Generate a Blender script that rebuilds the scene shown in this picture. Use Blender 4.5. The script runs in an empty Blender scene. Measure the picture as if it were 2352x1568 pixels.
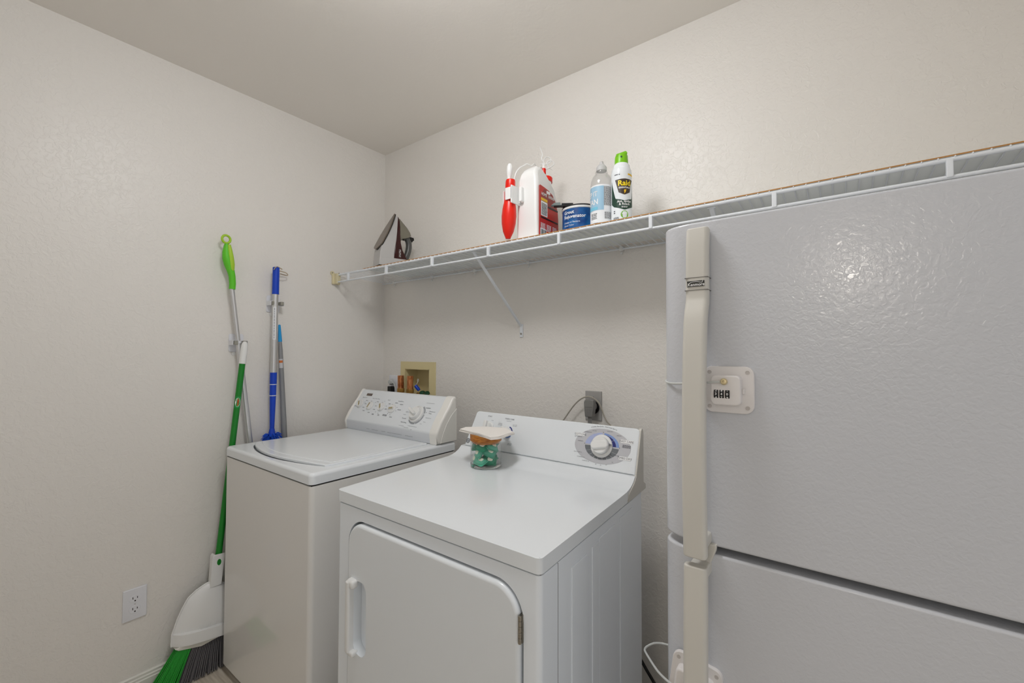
import bpy, bmesh, math, random
from mathutils import Vector, Matrix
random.seed(7)
S = bpy.context.scene
C = S.collection

# ------------------------------------------------------------ camera
F_PX = 998.5
cam_d = bpy.data.cameras.new('camera')
cam_d.sensor_width = 36.0
cam_d.lens = F_PX * 36.0 / 2352.0
cam_d.clip_start = 0.02
cam = bpy.data.objects.new('camera', cam_d)
C.objects.link(cam)
yaw, pit, rol = 0.648436, 0.024952, 0.003088
fw = Vector((-math.sin(yaw)*math.cos(pit), math.cos(yaw)*math.cos(pit), math.sin(pit)))
r0 = fw.cross(Vector((0, 0, 1))).normalized()
u0 = r0.cross(fw)
rr = r0*math.cos(rol) + u0*math.sin(rol)
uu = -r0*math.sin(rol) + u0*math.cos(rol)
M = Matrix((rr, uu, -fw)).transposed().to_4x4()
M.translation = Vector((2.11482, -1.55693, 1.29023))
cam.matrix_world = M
S.camera = cam

# ------------------------------------------------------------ exposure, world
S.view_settings.view_transform = 'Standard'
S.view_settings.look = 'None'
S.view_settings.gamma = 1.0
S.view_settings.use_curve_mapping = False
S.view_settings.exposure = -0.71
W = bpy.data.worlds.new('world')
S.world = W
W.use_nodes = True
W.node_tree.nodes['Background'].inputs[0].default_value = (0.95, 0.97, 1.0, 1)
W.node_tree.nodes['Background'].inputs[1].default_value = 1.28
LAMP_STRENGTH = 53.0
HALL_STRENGTH = 240.0

# ------------------------------------------------------------ helpers
def sg(r, g=None, b=None):
    if g is None: g = b = r
    f = lambda c: (c/255/12.92) if c <= 10 else (((c/255)+0.055)/1.055)**2.4
    return (f(r), f(g), f(b), 1.0)

def mat(name, col, rough=0.5, metal=0.0, spec=0.5, trans=0.0, ior=1.45, emit=None, es=0.0, alpha=1.0, coat=0.0):
    m = bpy.data.materials.new(name)
    m.use_nodes = True
    b = m.node_tree.nodes['Principled BSDF']
    b.inputs['Base Color'].default_value = col
    b.inputs['Roughness'].default_value = rough
    b.inputs['Metallic'].default_value = metal
    b.inputs['Specular IOR Level'].default_value = spec
    b.inputs['Transmission Weight'].default_value = trans
    b.inputs['IOR'].default_value = ior
    b.inputs['Alpha'].default_value = alpha
    b.inputs['Coat Weight'].default_value = coat
    if emit:
        b.inputs['Emission Color'].default_value = emit
        b.inputs['Emission Strength'].default_value = es
    return m

def nn(m, t, **kw):
    n = m.node_tree.nodes.new(t)
    for k, v in kw.items():
        if k in n.inputs: n.inputs[k].default_value = v
        else: setattr(n, k, v)
    return n

def bump(m, scale, strength, dist, detail=3.0, lo=0.42, hi=0.58, kind='noise', stretch=None, rough=0.5):
    nt = m.node_tree
    tc = nn(m, 'ShaderNodeTexCoord')
    src = tc.outputs['Object']
    if stretch:
        mp = nn(m, 'ShaderNodeMapping')
        mp.inputs['Scale'].default_value = stretch
        nt.links.new(src, mp.inputs[0]); src = mp.outputs[0]
    if kind == 'noise':
        t = nn(m, 'ShaderNodeTexNoise'); t.inputs['Scale'].default_value = scale
        t.inputs['Detail'].default_value = detail; t.inputs['Roughness'].default_value = rough
        t.inputs['Distortion'].default_value = 0.6
        out = t.outputs['Fac']
    else:
        t = nn(m, 'ShaderNodeTexVoronoi'); t.inputs['Scale'].default_value = scale
        t.feature = 'SMOOTH_F1'
        out = t.outputs['Distance']
    nt.links.new(src, t.inputs['Vector'])
    mr = nn(m, 'ShaderNodeMapRange'); mr.inputs['From Min'].default_value = lo; mr.inputs['From Max'].default_value = hi
    mr.interpolation_type = 'SMOOTHSTEP'
    nt.links.new(out, mr.inputs['Value'])
    b = nn(m, 'ShaderNodeBump'); b.inputs['Strength'].default_value = strength; b.inputs['Distance'].default_value = dist
    nt.links.new(mr.outputs[0], b.inputs['Height'])
    bs = nt.nodes['Principled BSDF']
    nt.links.new(b.outputs[0], bs.inputs['Normal'])
    return mr

def colvar(m, c1, c2, scale, detail=2.0, stretch=None):
    nt = m.node_tree
    tc = nn(m, 'ShaderNodeTexCoord'); src = tc.outputs['Object']
    if stretch:
        mp = nn(m, 'ShaderNodeMapping'); mp.inputs['Scale'].default_value = stretch
        nt.links.new(src, mp.inputs[0]); src = mp.outputs[0]
    t = nn(m, 'ShaderNodeTexNoise'); t.inputs['Scale'].default_value = scale; t.inputs['Detail'].default_value = detail
    nt.links.new(src, t.inputs['Vector'])
    cr = nn(m, 'ShaderNodeValToRGB')
    cr.color_ramp.elements[0].color = c1; cr.color_ramp.elements[0].position = 0.35
    cr.color_ramp.elements[1].color = c2; cr.color_ramp.elements[1].position = 0.65
    nt.links.new(t.outputs['Fac'], cr.inputs[0])
    nt.links.new(cr.outputs[0], nt.nodes['Principled BSDF'].inputs['Base Color'])

ORG = {}
def thing(name, label, cat, loc, group=None):
    o = bpy.data.objects.new(name, None); C.objects.link(o)
    o.empty_display_size = 0.05
    o.location = loc; o['label'] = label; o['category'] = cat
    if group: o['group'] = group
    ORG[o] = Vector(loc)
    return o

def wn(o):
    m = o.modifiers.new('weighted', 'WEIGHTED_NORMAL'); m.keep_sharp = True; m.weight = 100; m.mode = 'FACE_AREA'

def fin(name, bm, m, parent=None, loc=None, angle=38, label=None, smooth=True):
    """bm is in world coordinates; it becomes ONE mesh object"""
    bmesh.ops.recalc_face_normals(bm, faces=bm.faces)
    org = ORG[parent] if parent is not None else Vector(loc if loc is not None else (0, 0, 0))
    bmesh.ops.translate(bm, verts=bm.verts, vec=-org)
    me = bpy.data.meshes.new(name)
    bm.to_mesh(me); bm.free()
    for mm in (m if isinstance(m, (list, tuple)) else [m]): me.materials.append(mm)
    if smooth:
        me.shade_smooth(); me.set_sharp_from_angle(angle=math.radians(angle))
    o = bpy.data.objects.new(name, me); C.objects.link(o)
    if smooth: wn(o)
    if parent is not None: o.parent = parent
    else: o.location = org
    ORG[o] = org
    if label: o['label'] = label
    return o

def solo(name, bm, m, label, cat, loc, group=None, angle=38):
    o = fin(name, bm, m, None, loc, angle)
    o['label'] = label; o['category'] = cat
    if group: o['group'] = group
    return o

def struct(name, bm, m, smooth=False):
    o = fin(name, bm, m, smooth=smooth); o['kind'] = 'structure'
    return o

def NB(): return bmesh.new()

def bx(bm, x0, x1, y0, y1, z0, z1, bev=0.0, seg=2, mi=0):
    vs = [bm.verts.new((x, y, z)) for x in (x0, x1) for y in (y0, y1) for z in (z0, z1)]
    fs = [(0,1,3,2),(4,6,7,5),(0,4,5,1),(2,3,7,6),(0,2,6,4),(1,5,7,3)]
    faces = [bm.faces.new([vs[i] for i in f]) for f in fs]
    bmesh.ops.recalc_face_normals(bm, faces=faces)
    if bev > 0:
        es = list({e for f in faces for e in f.edges})
        r = bmesh.ops.bevel(bm, geom=es, offset=bev, segments=seg, profile=0.5, affect='EDGES', clamp_overlap=True)
        for f in r['faces']: f.material_index = mi
    for f in faces:
        if f.is_valid: f.material_index = mi
    return bm

def obx(bm, M4, sx, sy, sz, bev=0.0, seg=2):
    """box of size sx,sy,sz centred at M4"""
    t = NB(); bx(t, -sx/2, sx/2, -sy/2, sy/2, -sz/2, sz/2, bev, seg)
    bmesh.ops.transform(t, matrix=M4, verts=t.verts)
    merge(bm, t)
    return bm

def merge(bm, t):
    me = bpy.data.meshes.new('tmp'); t.to_mesh(me); t.free()
    bm.from_mesh(me); bpy.data.meshes.remove(me)

def frame(d):
    d = Vector(d).normalized()
    a = Vector((0, 0, 1)) if abs(d.z) < 0.9 else Vector((1, 0, 0))
    x = a.cross(d).normalized(); y = d.cross(x)
    return x, y, d

def tube(bm, pts, r, n=12, closed=False, cap=True):
    pts = [Vector(p) for p in pts]; N = len(pts)
    rs = r if isinstance(r, (list, tuple)) else [r]*N
    rings = []
    px = None
    for i, p in enumerate(pts):
        if closed: t = pts[(i+1) % N] - pts[i-1]
        else: t = pts[min(i+1, N-1)] - pts[max(i-1, 0)]
        t.normalize()
        if px is None: x, y, _ = frame(t)
        else:
            x = px - t*px.dot(t)
            x.normalize(); y = t.cross(x)
        px = x
        rings.append([bm.verts.new(p + (x*math.cos(2*math.pi*k/n) + y*math.sin(2*math.pi*k/n))*rs[i]) for k in range(n)])
    m = N if closed else N-1
    for i in range(m):
        a, b = rings[i], rings[(i+1) % N]
        for k in range(n):
            bm.faces.new((a[k], a[(k+1) % n], b[(k+1) % n], b[k]))
    if cap and not closed:
        bm.faces.new(list(reversed(rings[0]))); bm.faces.new(rings[-1])
    return bm

def spline(P, n=8):
    P = [Vector(p) for p in P]; out = []
    Q = [2*P[0]-P[1]] + P + [2*P[-1]-P[-2]]
    for i in range(1, len(Q)-2):
        for k in range(n):
            t = k/n; a, b, c, d = Q[i-1:i+3]
            out.append(0.5*((2*b) + (c-a)*t + (2*a-5*b+4*c-d)*t*t + (3*b-a-3*c+d)*t**3))
    out.append(P[-1].copy())
    return out

def lathe(bm, prof, M4, n=28, cap=True):
    """prof: list of (r, z) in local space of M4"""
    rings = []
    for r, z in prof:
        rings.append([bm.verts.new(M4 @ Vector((r*math.cos(2*math.pi*k/n), r*math.sin(2*math.pi*k/n), z))) for k in range(n)])
    for a, b in zip(rings, rings[1:]):
        for k in range(n): bm.faces.new((a[k], a[(k+1) % n], b[(k+1) % n], b[k]))
    if cap:
        bm.faces.new(list(reversed(rings[0]))); bm.faces.new(rings[-1])
    return bm

def T(x, y, z): return Matrix.Translation((x, y, z))

def axisM(o, z, x=None):
    """matrix with origin o, local z along z, local x along x"""
    z = Vector(z).normalized()
    if x is None: x, y, _ = frame(z)
    else:
        x = Vector(x); x = (x - z*x.dot(z)).normalized()
    y = z.cross(x)
    m = Matrix((x, y, z)).transposed().to_4x4(); m.translation = Vector(o)
    return m

def prism(bm, poly, M4, h0, h1, bev=0.0, seg=2, mi=0, bevedges='all'):
    """poly in local xy of M4 extruded along local z from h0 to h1"""
    t = NB()
    a = [t.verts.new((p[0], p[1], h0)) for p in poly]
    b = [t.verts.new((p[0], p[1], h1)) for p in poly]
    n = len(poly)
    bot = t.faces.new(list(reversed(a))); top = t.faces.new(b)
    for i in range(n): t.faces.new((a[i], a[(i+1) % n], b[(i+1) % n], b[i]))
    bmesh.ops.recalc_face_normals(t, faces=t.faces)
    if bev > 0:
        if bevedges == 'top': es = list(top.edges)
        elif bevedges == 'caps': es = list(top.edges) + list(bot.edges)
        else: es = list(t.edges)
        bmesh.ops.bevel(t, geom=es, offset=bev, segments=seg, profile=0.5, affect='EDGES', clamp_overlap=True)
    for f in t.faces: f.material_index = mi
    bmesh.ops.transform(t, matrix=M4, verts=t.verts)
    merge(bm, t)
    return bm

def rrect(x0, x1, y0, y1, r, n=6):
    out = []
    for cx, cy, a0 in ((x1-r, y1-r, 0), (x0+r, y1-r, 90), (x0+r, y0+r, 180), (x1-r, y0+r, 270)):
        for k in range(n+1):
            a = math.radians(a0 + 90*k/n)
            out.append((cx + r*math.cos(a), cy + r*math.sin(a)))
    return out

def ell(cx, cy, rx, ry, n=40, a0=0, a1=360):
    full = abs(a1-a0-360) < 1e-6
    m = n if full else n+1
    return [(cx + rx*math.cos(math.radians(a0+(a1-a0)*k/n)), cy + ry*math.sin(math.radians(a0+(a1-a0)*k/n))) for k in range(m)]

def arcband(cx, cy, rx0, ry0, rx1, ry1, a0, a1, n=16):
    return ell(cx, cy, rx1, ry1, n, a0, a1) + list(reversed(ell(cx, cy, rx0, ry0, n, a0, a1)))

def text_bm(s, size, align='CENTER', ext=0.0, bold=0.0, xs=1.0):
    cu = bpy.data.curves.new('t', 'FONT'); cu.body = s; cu.size = size
    cu.align_x = align; cu.align_y = 'CENTER'; cu.extrude = ext; cu.resolution_u = 2
    cu.offset = bold
    o = bpy.data.objects.new('t', cu); C.objects.link(o)
    dg = bpy.context.evaluated_depsgraph_get()
    me = bpy.data.meshes.new_from_object(o.evaluated_get(dg))
    b = NB(); b.from_mesh(me)
    bpy.data.objects.remove(o); bpy.data.curves.remove(cu); bpy.data.meshes.remove(me)
    for v in b.verts: v.co.x *= xs
    return b

def add_text(bm, s, size, M4, **kw):
    t = text_bm(s, size, **kw)
    bmesh.ops.transform(t, matrix=M4, verts=t.verts)
    merge(bm, t)

def dashes(bm, M4, x, y, w, h, n=1, gap=0.3, word=None):
    """tiny print nobody can read: rows of small word-length bars"""
    rnd = random.Random(int(abs(x*1e4)+abs(y*1e5)+n))
    for i in range(n):
        cx = x - w/2
        yy = y - i*h*2.0
        while cx < x + w/2 - h:
            l = min(rnd.uniform(2.0, 5.0)*h, x + w/2 - cx)
            prism(bm, [(cx, yy-h/2), (cx+l, yy-h/2), (cx+l, yy+h/2), (cx, yy+h/2)], M4, 0, 0.0002)
            cx += l + h*0.9

def apply_bool(o, cutter_bm, solver='EXACT'):
    me = bpy.data.meshes.new('cut'); bmesh.ops.recalc_face_normals(cutter_bm, faces=cutter_bm.faces)
    cutter_bm.to_mesh(me); cutter_bm.free()
    c = bpy.data.objects.new('cut', me); C.objects.link(c)
    o.modifiers.clear()
    m = o.modifiers.new('b', 'BOOLEAN'); m.operation = 'DIFFERENCE'; m.object = c; m.solver = solver
    sv = o.parent; 
    # evaluate in local space: cutter is given in world coordinates minus the object's origin
    c.location = -ORG[o] if sv is not None else Vector((0, 0, 0))
    if sv is not None:
        o.parent = None; loc = o.location.copy(); o.location = (0, 0, 0)
    bpy.context.view_layer.update()
    dg = bpy.context.evaluated_depsgraph_get()
    nm = bpy.data.meshes.new_from_object(o.evaluated_get(dg))
    o.modifiers.clear(); old = o.data; nm.name = old.name; o.data = nm
    bpy.data.meshes.remove(old)
    bpy.data.objects.remove(c); bpy.data.meshes.remove(me)
    if sv is not None:
        o.parent = sv; o.location = loc
    o.data.shade_smooth(); o.data.set_sharp_from_angle(angle=math.radians(38)); wn(o)

def copy_tree(o, parent=None):
    c = o.copy(); C.objects.link(c)
    if parent is not None: c.parent = parent
    for ch in [x for x in bpy.data.objects if x.parent == o and x is not c]:
        copy_tree(ch, c)
    ORG[c] = ORG.get(o, Vector())
    return c

# ------------------------------------------------------------ materials
m_wall = mat('wall_paint', sg(234, 230, 224), 0.38, spec=0.5)
bump(m_wall, 56, 0.42, 0.0012, detail=3.5, lo=0.45, hi=0.60, rough=0.6)
m_ceil = mat('ceiling_paint', sg(244, 239, 232), 0.6, spec=0.3)
bump(m_ceil, 40, 0.15, 0.001, detail=3, lo=0.4, hi=0.65)
m_trim = mat('trim_paint', sg(226, 224, 216), 0.35)
m_floor = mat('wood_look_tile', sg(170, 155, 135), 0.45)
colvar(m_floor, sg(186, 174, 156), sg(226, 216, 200), 9, 5, (0.7, 9, 1))
m_enamel = mat('white_enamel', sg(236, 240, 243), 0.16, spec=0.5)
m_enamel2 = mat('white_enamel_front', sg(232, 230, 226), 0.045, spec=0.5)
m_enamels = mat('white_enamel_side', sg(240, 245, 250), 0.2, spec=0.5)
m_plast = mat('white_plastic', sg(236, 236, 234), 0.35)
m_cream = mat('cream_plastic', sg(243, 241, 235), 0.28)
m_cream2 = mat('cream_plastic_side', sg(234, 233, 227), 0.4)
m_almond = mat('almond_plastic', sg(210, 207, 199), 0.42)
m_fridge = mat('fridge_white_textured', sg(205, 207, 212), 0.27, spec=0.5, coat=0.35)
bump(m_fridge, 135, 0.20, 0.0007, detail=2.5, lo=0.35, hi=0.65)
for l_ in list(m_fridge.node_tree.links):
    if l_.to_socket.name == 'Normal' and l_.from_node.type == 'BUMP': m_fridge.node_tree.links.new(l_.from_socket, m_fridge.node_tree.nodes['Principled BSDF'].inputs['Coat Normal'])
m_fridge.node_tree.nodes['Principled BSDF'].inputs['Coat Roughness'].default_value = 0.10
m_fridges = mat('fridge_white_smooth', sg(240, 241, 243), 0.3)
m_gask = mat('grey_gasket', sg(120, 118, 112), 0.7)
m_dark = mat('dark_gap', sg(30), 0.8)
m_black = mat('black_plastic', sg(18), 0.35)
m_print = mat('grey_print', sg(88, 90, 98), 0.6)
m_printl = mat('light_grey_lettering', sg(132, 134, 140), 0.6)
m_printw = mat('white_print', sg(245), 0.5)
m_gray = mat('grey_plastic', sg(120, 120, 120), 0.45)
m_grayl = mat('light_grey_print', sg(196, 196, 200), 0.45)
m_grayd = mat('dark_grey_print', sg(112, 116, 120), 0.45)
m_grayring = mat('grey_dial_print', sg(168, 171, 176), 0.45)
m_perib = mat('pale_blue_print', sg(176, 186, 222), 0.45)
m_midb = mat('mid_blue_print', sg(132, 158, 212), 0.45)
m_navy = mat('navy_print', sg(46, 52, 122), 0.45)
m_beige = mat('beige_inlay', sg(170, 158, 120), 0.5)
m_badge = mat('brown_badge', sg(112, 100, 92), 0.3, metal=0.4)
m_chrome = mat('steel', sg(190), 0.25, metal=1.0)
m_alu = mat('brushed_aluminium', sg(212, 212, 212), 0.38, metal=0.75)
m_hinge = mat('hinge_steel', sg(160, 155, 145), 0.3, metal=1.0)
m_bronze = mat('bronze_wire', sg(205, 188, 165), 0.25, metal=1.0)
m_wire = mat('white_coated_wire', sg(232, 236, 240), 0.35)
m_board = mat('hardboard_face', sg(246, 249, 246), 0.5)
m_boarde = mat('hardboard_edge', sg(184, 132, 70), 0.7)
m_green = mat('green_pole', sg(18, 128, 36), 0.3)
m_lime = mat('lime_rubber', sg(96, 200, 40), 0.45)
m_lime2 = mat('yellow_green_rubber', sg(168, 208, 52), 0.45)
m_bristg = mat('green_bristles', sg(20, 150, 36), 0.5)
m_bristk = mat('grey_bristles', sg(98, 96, 98), 0.6)
m_blue = mat('blue_plastic', sg(14, 66, 190), 0.35)
m_bluef = mat('blue_fibre', sg(20, 84, 210), 0.8)
m_skyb = mat('sky_blue_plastic', sg(28, 150, 214), 0.4)
m_polegray = mat('grey_pole', sg(140, 141, 143), 0.35, metal=0.2)
m_grip = mat('grey_rubber_grip', sg(150, 148, 138), 0.7)
m_red = mat('red_plastic', sg(226, 32, 14), 0.3)
m_redl = mat('red_label', sg(196, 44, 34), 0.35)
m_redd = mat('maroon_label', sg(150, 52, 44), 0.35)
m_yel = mat('yellow_print', sg(238, 190, 40), 0.5)
m_yelb = mat('bright_yellow_print', sg(250, 222, 30), 0.45)
m_jug = mat('white_jug_plastic', sg(240, 240, 238), 0.3)
def thin_glass(name, tint, f0=0.05, rough=0.03, veil=0.04, edge=0.55):
    m = bpy.data.materials.new(name); m.use_nodes = True; nt = m.node_tree
    nt.nodes.clear()
    out = nt.nodes.new('ShaderNodeOutputMaterial'); tr = nt.nodes.new('ShaderNodeBsdfTransparent'); gl = nt.nodes.new('ShaderNodeBsdfGlossy')
    tr.inputs[0].default_value = tint; gl.inputs['Roughness'].default_value = rough
    lw = nt.nodes.new('ShaderNodeLayerWeight'); lw.inputs[0].default_value = 0.35
    mr = nt.nodes.new('ShaderNodeMapRange'); mr.inputs['To Min'].default_value = f0; mr.inputs['To Max'].default_value = edge
    nt.links.new(lw.outputs['Facing'], mr.inputs[0])
    pw = nt.nodes.new('ShaderNodeMath'); pw.operation = 'POWER'; pw.inputs[1].default_value = 1.6
    nt.links.new(mr.outputs[0], pw.inputs[0])
    mx = nt.nodes.new('ShaderNodeMixShader'); nt.links.new(pw.outputs[0], mx.inputs[0]); nt.links.new(tr.outputs[0], mx.inputs[1]); nt.links.new(gl.outputs[0], mx.inputs[2])
    df = nt.nodes.new('ShaderNodeBsdfDiffuse'); df.inputs[0].default_value = (0.8, 0.82, 0.82, 1)
    m2 = nt.nodes.new('ShaderNodeMixShader'); m2.inputs[0].default_value = veil
    nt.links.new(mx.outputs[0], m2.inputs[1]); nt.links.new(df.outputs[0], m2.inputs[2]); nt.links.new(m2.outputs[0], out.inputs[0])
    return m
m_clear = thin_glass('clear_plastic', (0.97, 0.97, 0.97, 1), 0.06, 0.06, 0.05)
m_glass = thin_glass('glass', (0.985, 0.992, 0.99, 1), 0.04, 0.02, 0.015, 0.6)
m_glassb = mat('thick_glass', (0.97, 1, 0.99, 1), 0.0, trans=1.0, ior=1.45)
m_frost = mat('frosted_clear_cap', sg(235), 0.35, trans=0.5, ior=1.3)
m_lblue = mat('light_blue_label', sg(158, 196, 220), 0.45)
m_lblue2 = mat('aqua_print', sg(120, 196, 222), 0.45)
m_label = mat('white_label', sg(236, 238, 240), 0.4)
m_tubblue = mat('deep_blue_label', sg(22, 84, 146), 0.3)
colvar(m_tubblue, sg(16, 62, 124), sg(30, 104, 168), 30, 3)
m_dkgreen = mat('dark_green_print', sg(34, 66, 52), 0.4)
m_shield = mat('dark_brown_print', sg(66, 54, 44), 0.4)
m_cangreen = mat('can_cap_green', sg(124, 196, 24), 0.35)
m_safe = mat('safe_green', sg(122, 184, 58), 0.4)
m_wood = mat('acacia_lid', sg(178, 110, 40), 0.4)
colvar(m_wood, sg(150, 84, 24), sg(196, 130, 52), 60, 4, (1, 1, 6))
m_pod = mat('green_gel_pod', sg(24, 160, 118), 0.15, trans=0.2, ior=1.35)
m_pod2 = mat('pale_green_gel_pod', sg(96, 196, 164), 0.15, trans=0.2, ior=1.35)
m_powder = mat('white_powder', sg(240, 236, 216), 0.6)
m_sheet = mat('white_dryer_sheet', sg(248, 243, 237), 0.8)
m_outlet = mat('outlet_white', sg(232, 233, 238), 0.3)
m_slot = mat('outlet_slot', sg(40, 30, 26), 0.7)
m_gplate = mat('grey_outlet_plate', sg(168, 166, 163), 0.35)
m_plug = mat('grey_rubber_plug', sg(128, 127, 124), 0.55)
m_cordg = mat('beige_grey_cord', sg(170, 164, 152), 0.5)
m_cordw = mat('light_grey_cord', sg(196, 198, 198), 0.45)
m_box = mat('beige_valve_box', sg(222, 208, 160), 0.5)
m_copper = mat('aged_copper', sg(196, 120, 70), 0.35, metal=0.55)
colvar(m_copper, sg(150, 84, 44), sg(222, 150, 96), 90, 3, (1, 1, 0.3))
m_brass = mat('brass', sg(170, 130, 66), 0.35, metal=0.85)
m_valveg = mat('green_valve_handle', sg(28, 72, 48), 0.5)
m_brassb = mat('gold_bead', sg(206, 190, 150), 0.3, metal=0.5)
m_lockw = mat('lock_white_plastic', sg(232, 228, 226), 0.35)
m_cable = mat('clear_coated_cable', sg(206, 208, 206), 0.35)
m_iron_sole = mat('iron_soleplate', sg(120, 110, 98), 0.3, metal=0.7)
m_iron_w = mat('iron_silver_plastic', sg(186, 184, 182), 0.35)
m_iron_m = mat('iron_maroon_plastic', sg(52, 12, 12), 0.2)
m_iron_g = mat('iron_graphite', sg(84, 84, 82), 0.3)
m_iron_t = mat('iron_smoked_tank', sg(122, 118, 104), 0.2)
m_fix = mat('lamp_glass', sg(255, 250, 240), 0.4, emit=(0.98, 0.985, 1.0, 1), es=LAMP_STRENGTH)
m_hall = mat('hall_lamp_glass', sg(255, 250, 240), 0.4, emit=(1.0, 0.93, 0.84, 1), es=HALL_STRENGTH)
m_chip = mat('rust_chip', sg(60, 44, 20), 0.8)

# ------------------------------------------------------------ the room
RX, FY, HC = 2.68, -2.05, 2.44
bm = NB(); bx(bm, -0.12, 3.6, -4.2, 0.12, -0.1, 0.0); struct('floor', bm, m_floor)
bm = NB(); bx(bm, -0.12, 3.6, -4.2, 0.12, HC, HC+0.1); struct('ceiling', bm, m_ceil)
bm = NB(); bx(bm, -0.12, 0.0, FY-0.12, 0.12, 0, HC); struct('wall_left', bm, m_wall)
bm = NB(); bx(bm, 0.0, RX, 0.0, 0.12, 0, HC)
wb = struct('wall_back', bm, m_wall)
cut = NB(); bx(cut, 0.197, 0.397, -0.05, 0.092, 0.99, 1.20)
apply_bool(wb, cut); wb.modifiers.clear(); wb.data.shade_flat()
bm = NB(); bx(bm, RX, RX+0.12, -0.86, 0.12, 0, HC); struct('wall_right', bm, m_wall)  # stops short, leaving an added open side for fill light from the world
bm = NB(); bx(bm, 0.0, 1.85, FY-0.12, FY, 0, HC); bx(bm, 1.85, 2.60, FY-0.12, FY, 2.08, HC); bx(bm, 2.60, RX, FY-0.12, FY, 0, HC)
struct('wall_front', bm, m_wall)
# unseen hallway; doorway and open right side are shaped to let world light in
bm = NB(); bx(bm, RX+0.12, 3.6, -0.86, -0.74, 0, HC); struct('wall_hall', bm, m_wall)
bm = NB(); bx(bm, -0.12, 3.6, -4.2, -4.08, 0, HC); struct('wall_light_block', bm, m_wall)  # unseen wall added to keep world light off the fridge front
bm = NB(); bx(bm, -0.12, 0.0, -4.08, FY-0.12, 0, HC); struct('wall_hall_side', bm, m_wall)

def baseboard(name, p0, p1, nrm):
    prof = [(0, 0), (0.014, 0), (0.014, 0.058), (0.011, 0.061), (0.011, 0.068), (0.008, 0.071), (0.008, 0.079), (0.004, 0.083), (0, 0.083)]
    p0 = Vector(p0); p1 = Vector(p1); b = NB()
    m = Matrix((Vector(nrm), Vector((0, 0, 1)), (p1-p0).normalized())).transposed().to_4x4(); m.translation = p0
    prism(b, prof, m, 0, (p1-p0).length)
    struct(name, b, m_trim)
baseboard('baseboard_left', (0, FY, 0), (0, 0, 0), (1, 0, 0))
baseboard('baseboard_back', (0.014, 0, 0), (RX, 0, 0), (0, -1, 0))

# ------------------------------------------------------------ ceiling light (above the frame) and hall lamp
t = thing('ceiling_light', 'round frosted ceiling light on the ceiling above the dryer', 'ceiling light', (1.38, -1.03, HC))
b = NB(); lathe(b, [(0.0001, 0), (0.165, 0), (0.165, -0.02), (0.15, -0.025)], T(1.38, -1.03, HC-0.0002), 32)
fin('base', b, m_plast, t)
b = NB(); lathe(b, [(0.15, -0.02), (0.155, -0.06), (0.142, -0.095), (0.11, -0.125), (0.06, -0.143), (0.0001, -0.148)], T(1.38, -1.03, HC), 32)
fin('diffuser', b, m_fix, t)
t = thing('hall_lamp', 'small hanging lamp in the hall behind the photographer', 'lamp', (2.17, -3.75, HC))
b = NB(); tube(b, [(2.17, -3.75, HC-0.001), (2.17, -3.75, 1.92)], 0.005); fin('rod', b, m_chrome, t)
b = NB(); lathe(b, [(0.0001, 0.045), (0.03, 0.034), (0.045, 0.0), (0.03, -0.034), (0.0001, -0.045)], T(2.17, -3.75, 1.86), 20); fin('globe', b, m_hall, t)

# ------------------------------------------------------------ washing machine
wm = thing('washing_machine', 'white top-loading washing machine in the corner beside the left wall', 'washing machine', (0.44, -0.51, 0))
b = NB()
prism(b, rrect(0.105, 0.776, -0.838, -0.19, 0.016, 5), T(0, 0, 0), 0.035, 0.8628, 0.0025, 2, bevedges='caps')
fin('cabinet', b, m_enamel2, wm)
b = NB(); bx(b, 0.110, 0.771, -0.833, -0.2, 0.86, 0.872); fin('seam', b, m_dark, wm)
b = NB(); bx(b, 0.13, 0.75, -0.8, -0.22, 0.012, 0.037)
for x in (0.15, 0.73):
    for y in (-0.78, -0.24): lathe(b, [(0.02, 0), (0.02, 0.01), (0.008, 0.012), (0.008, 0.03)], T(x, y, 0), 12)
fin('base', b, m_gray, wm)
b = NB(); prism(b, rrect(0.103, 0.7775, -0.8395, -0.187, 0.018, 6), T(0, 0, 0), 0.868, 0.904, 0.012, 4, bevedges='top')
top = fin('top_panel', b, m_enamel, wm)
# finger scoop and lid
def lid_front(x):
    u = (x-0.165)/(0.715-0.165)
    return -0.752 - 0.045*math.sin(math.pi*min(1, max(0, u))**0.85)*1.0 - 0.012*u
xs = [0.168 + (0.715-0.168)*k/24 for k in range(25)]
scoop = [(x, lid_front(x) - 0.012*math.sin(math.pi*(x-0.168)/0.547)**0.5 - 0.001) for x in xs] + [(0.715, -0.70), (0.168, -0.70)]
cut = NB(); prism(cut, scoop, T(0, 0, 0), 0.889, 0.93); apply_bool(top, cut)
lid = [(x, lid_front(x)) for x in xs]
lid = lid + [(0.728, -0.765), (0.735, -0.74), (0.735, -0.322), (0.728, -0.314), (0.16, -0.314), (0.152, -0.322), (0.152, -0.735), (0.158, -0.748)]
b = NB(); prism(b, lid, T(0, 0, 0), 0.9015, 0.911, 0.004, 3, bevedges='top')
lo = fin('lid', b, m_enamel, wm, angle=50)
b = NB(); prism(b, [(0.165, -0.33), (0.72, -0.33), (0.72, -0.72)] + [(x, lid_front(x)+0.028) for x in reversed(xs)] , T(0, 0, 0), 0.9105, 0.913, 0.002, 2, bevedges='top')
fin('lid_panel', b, m_enamel, lo, angle=50)

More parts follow.
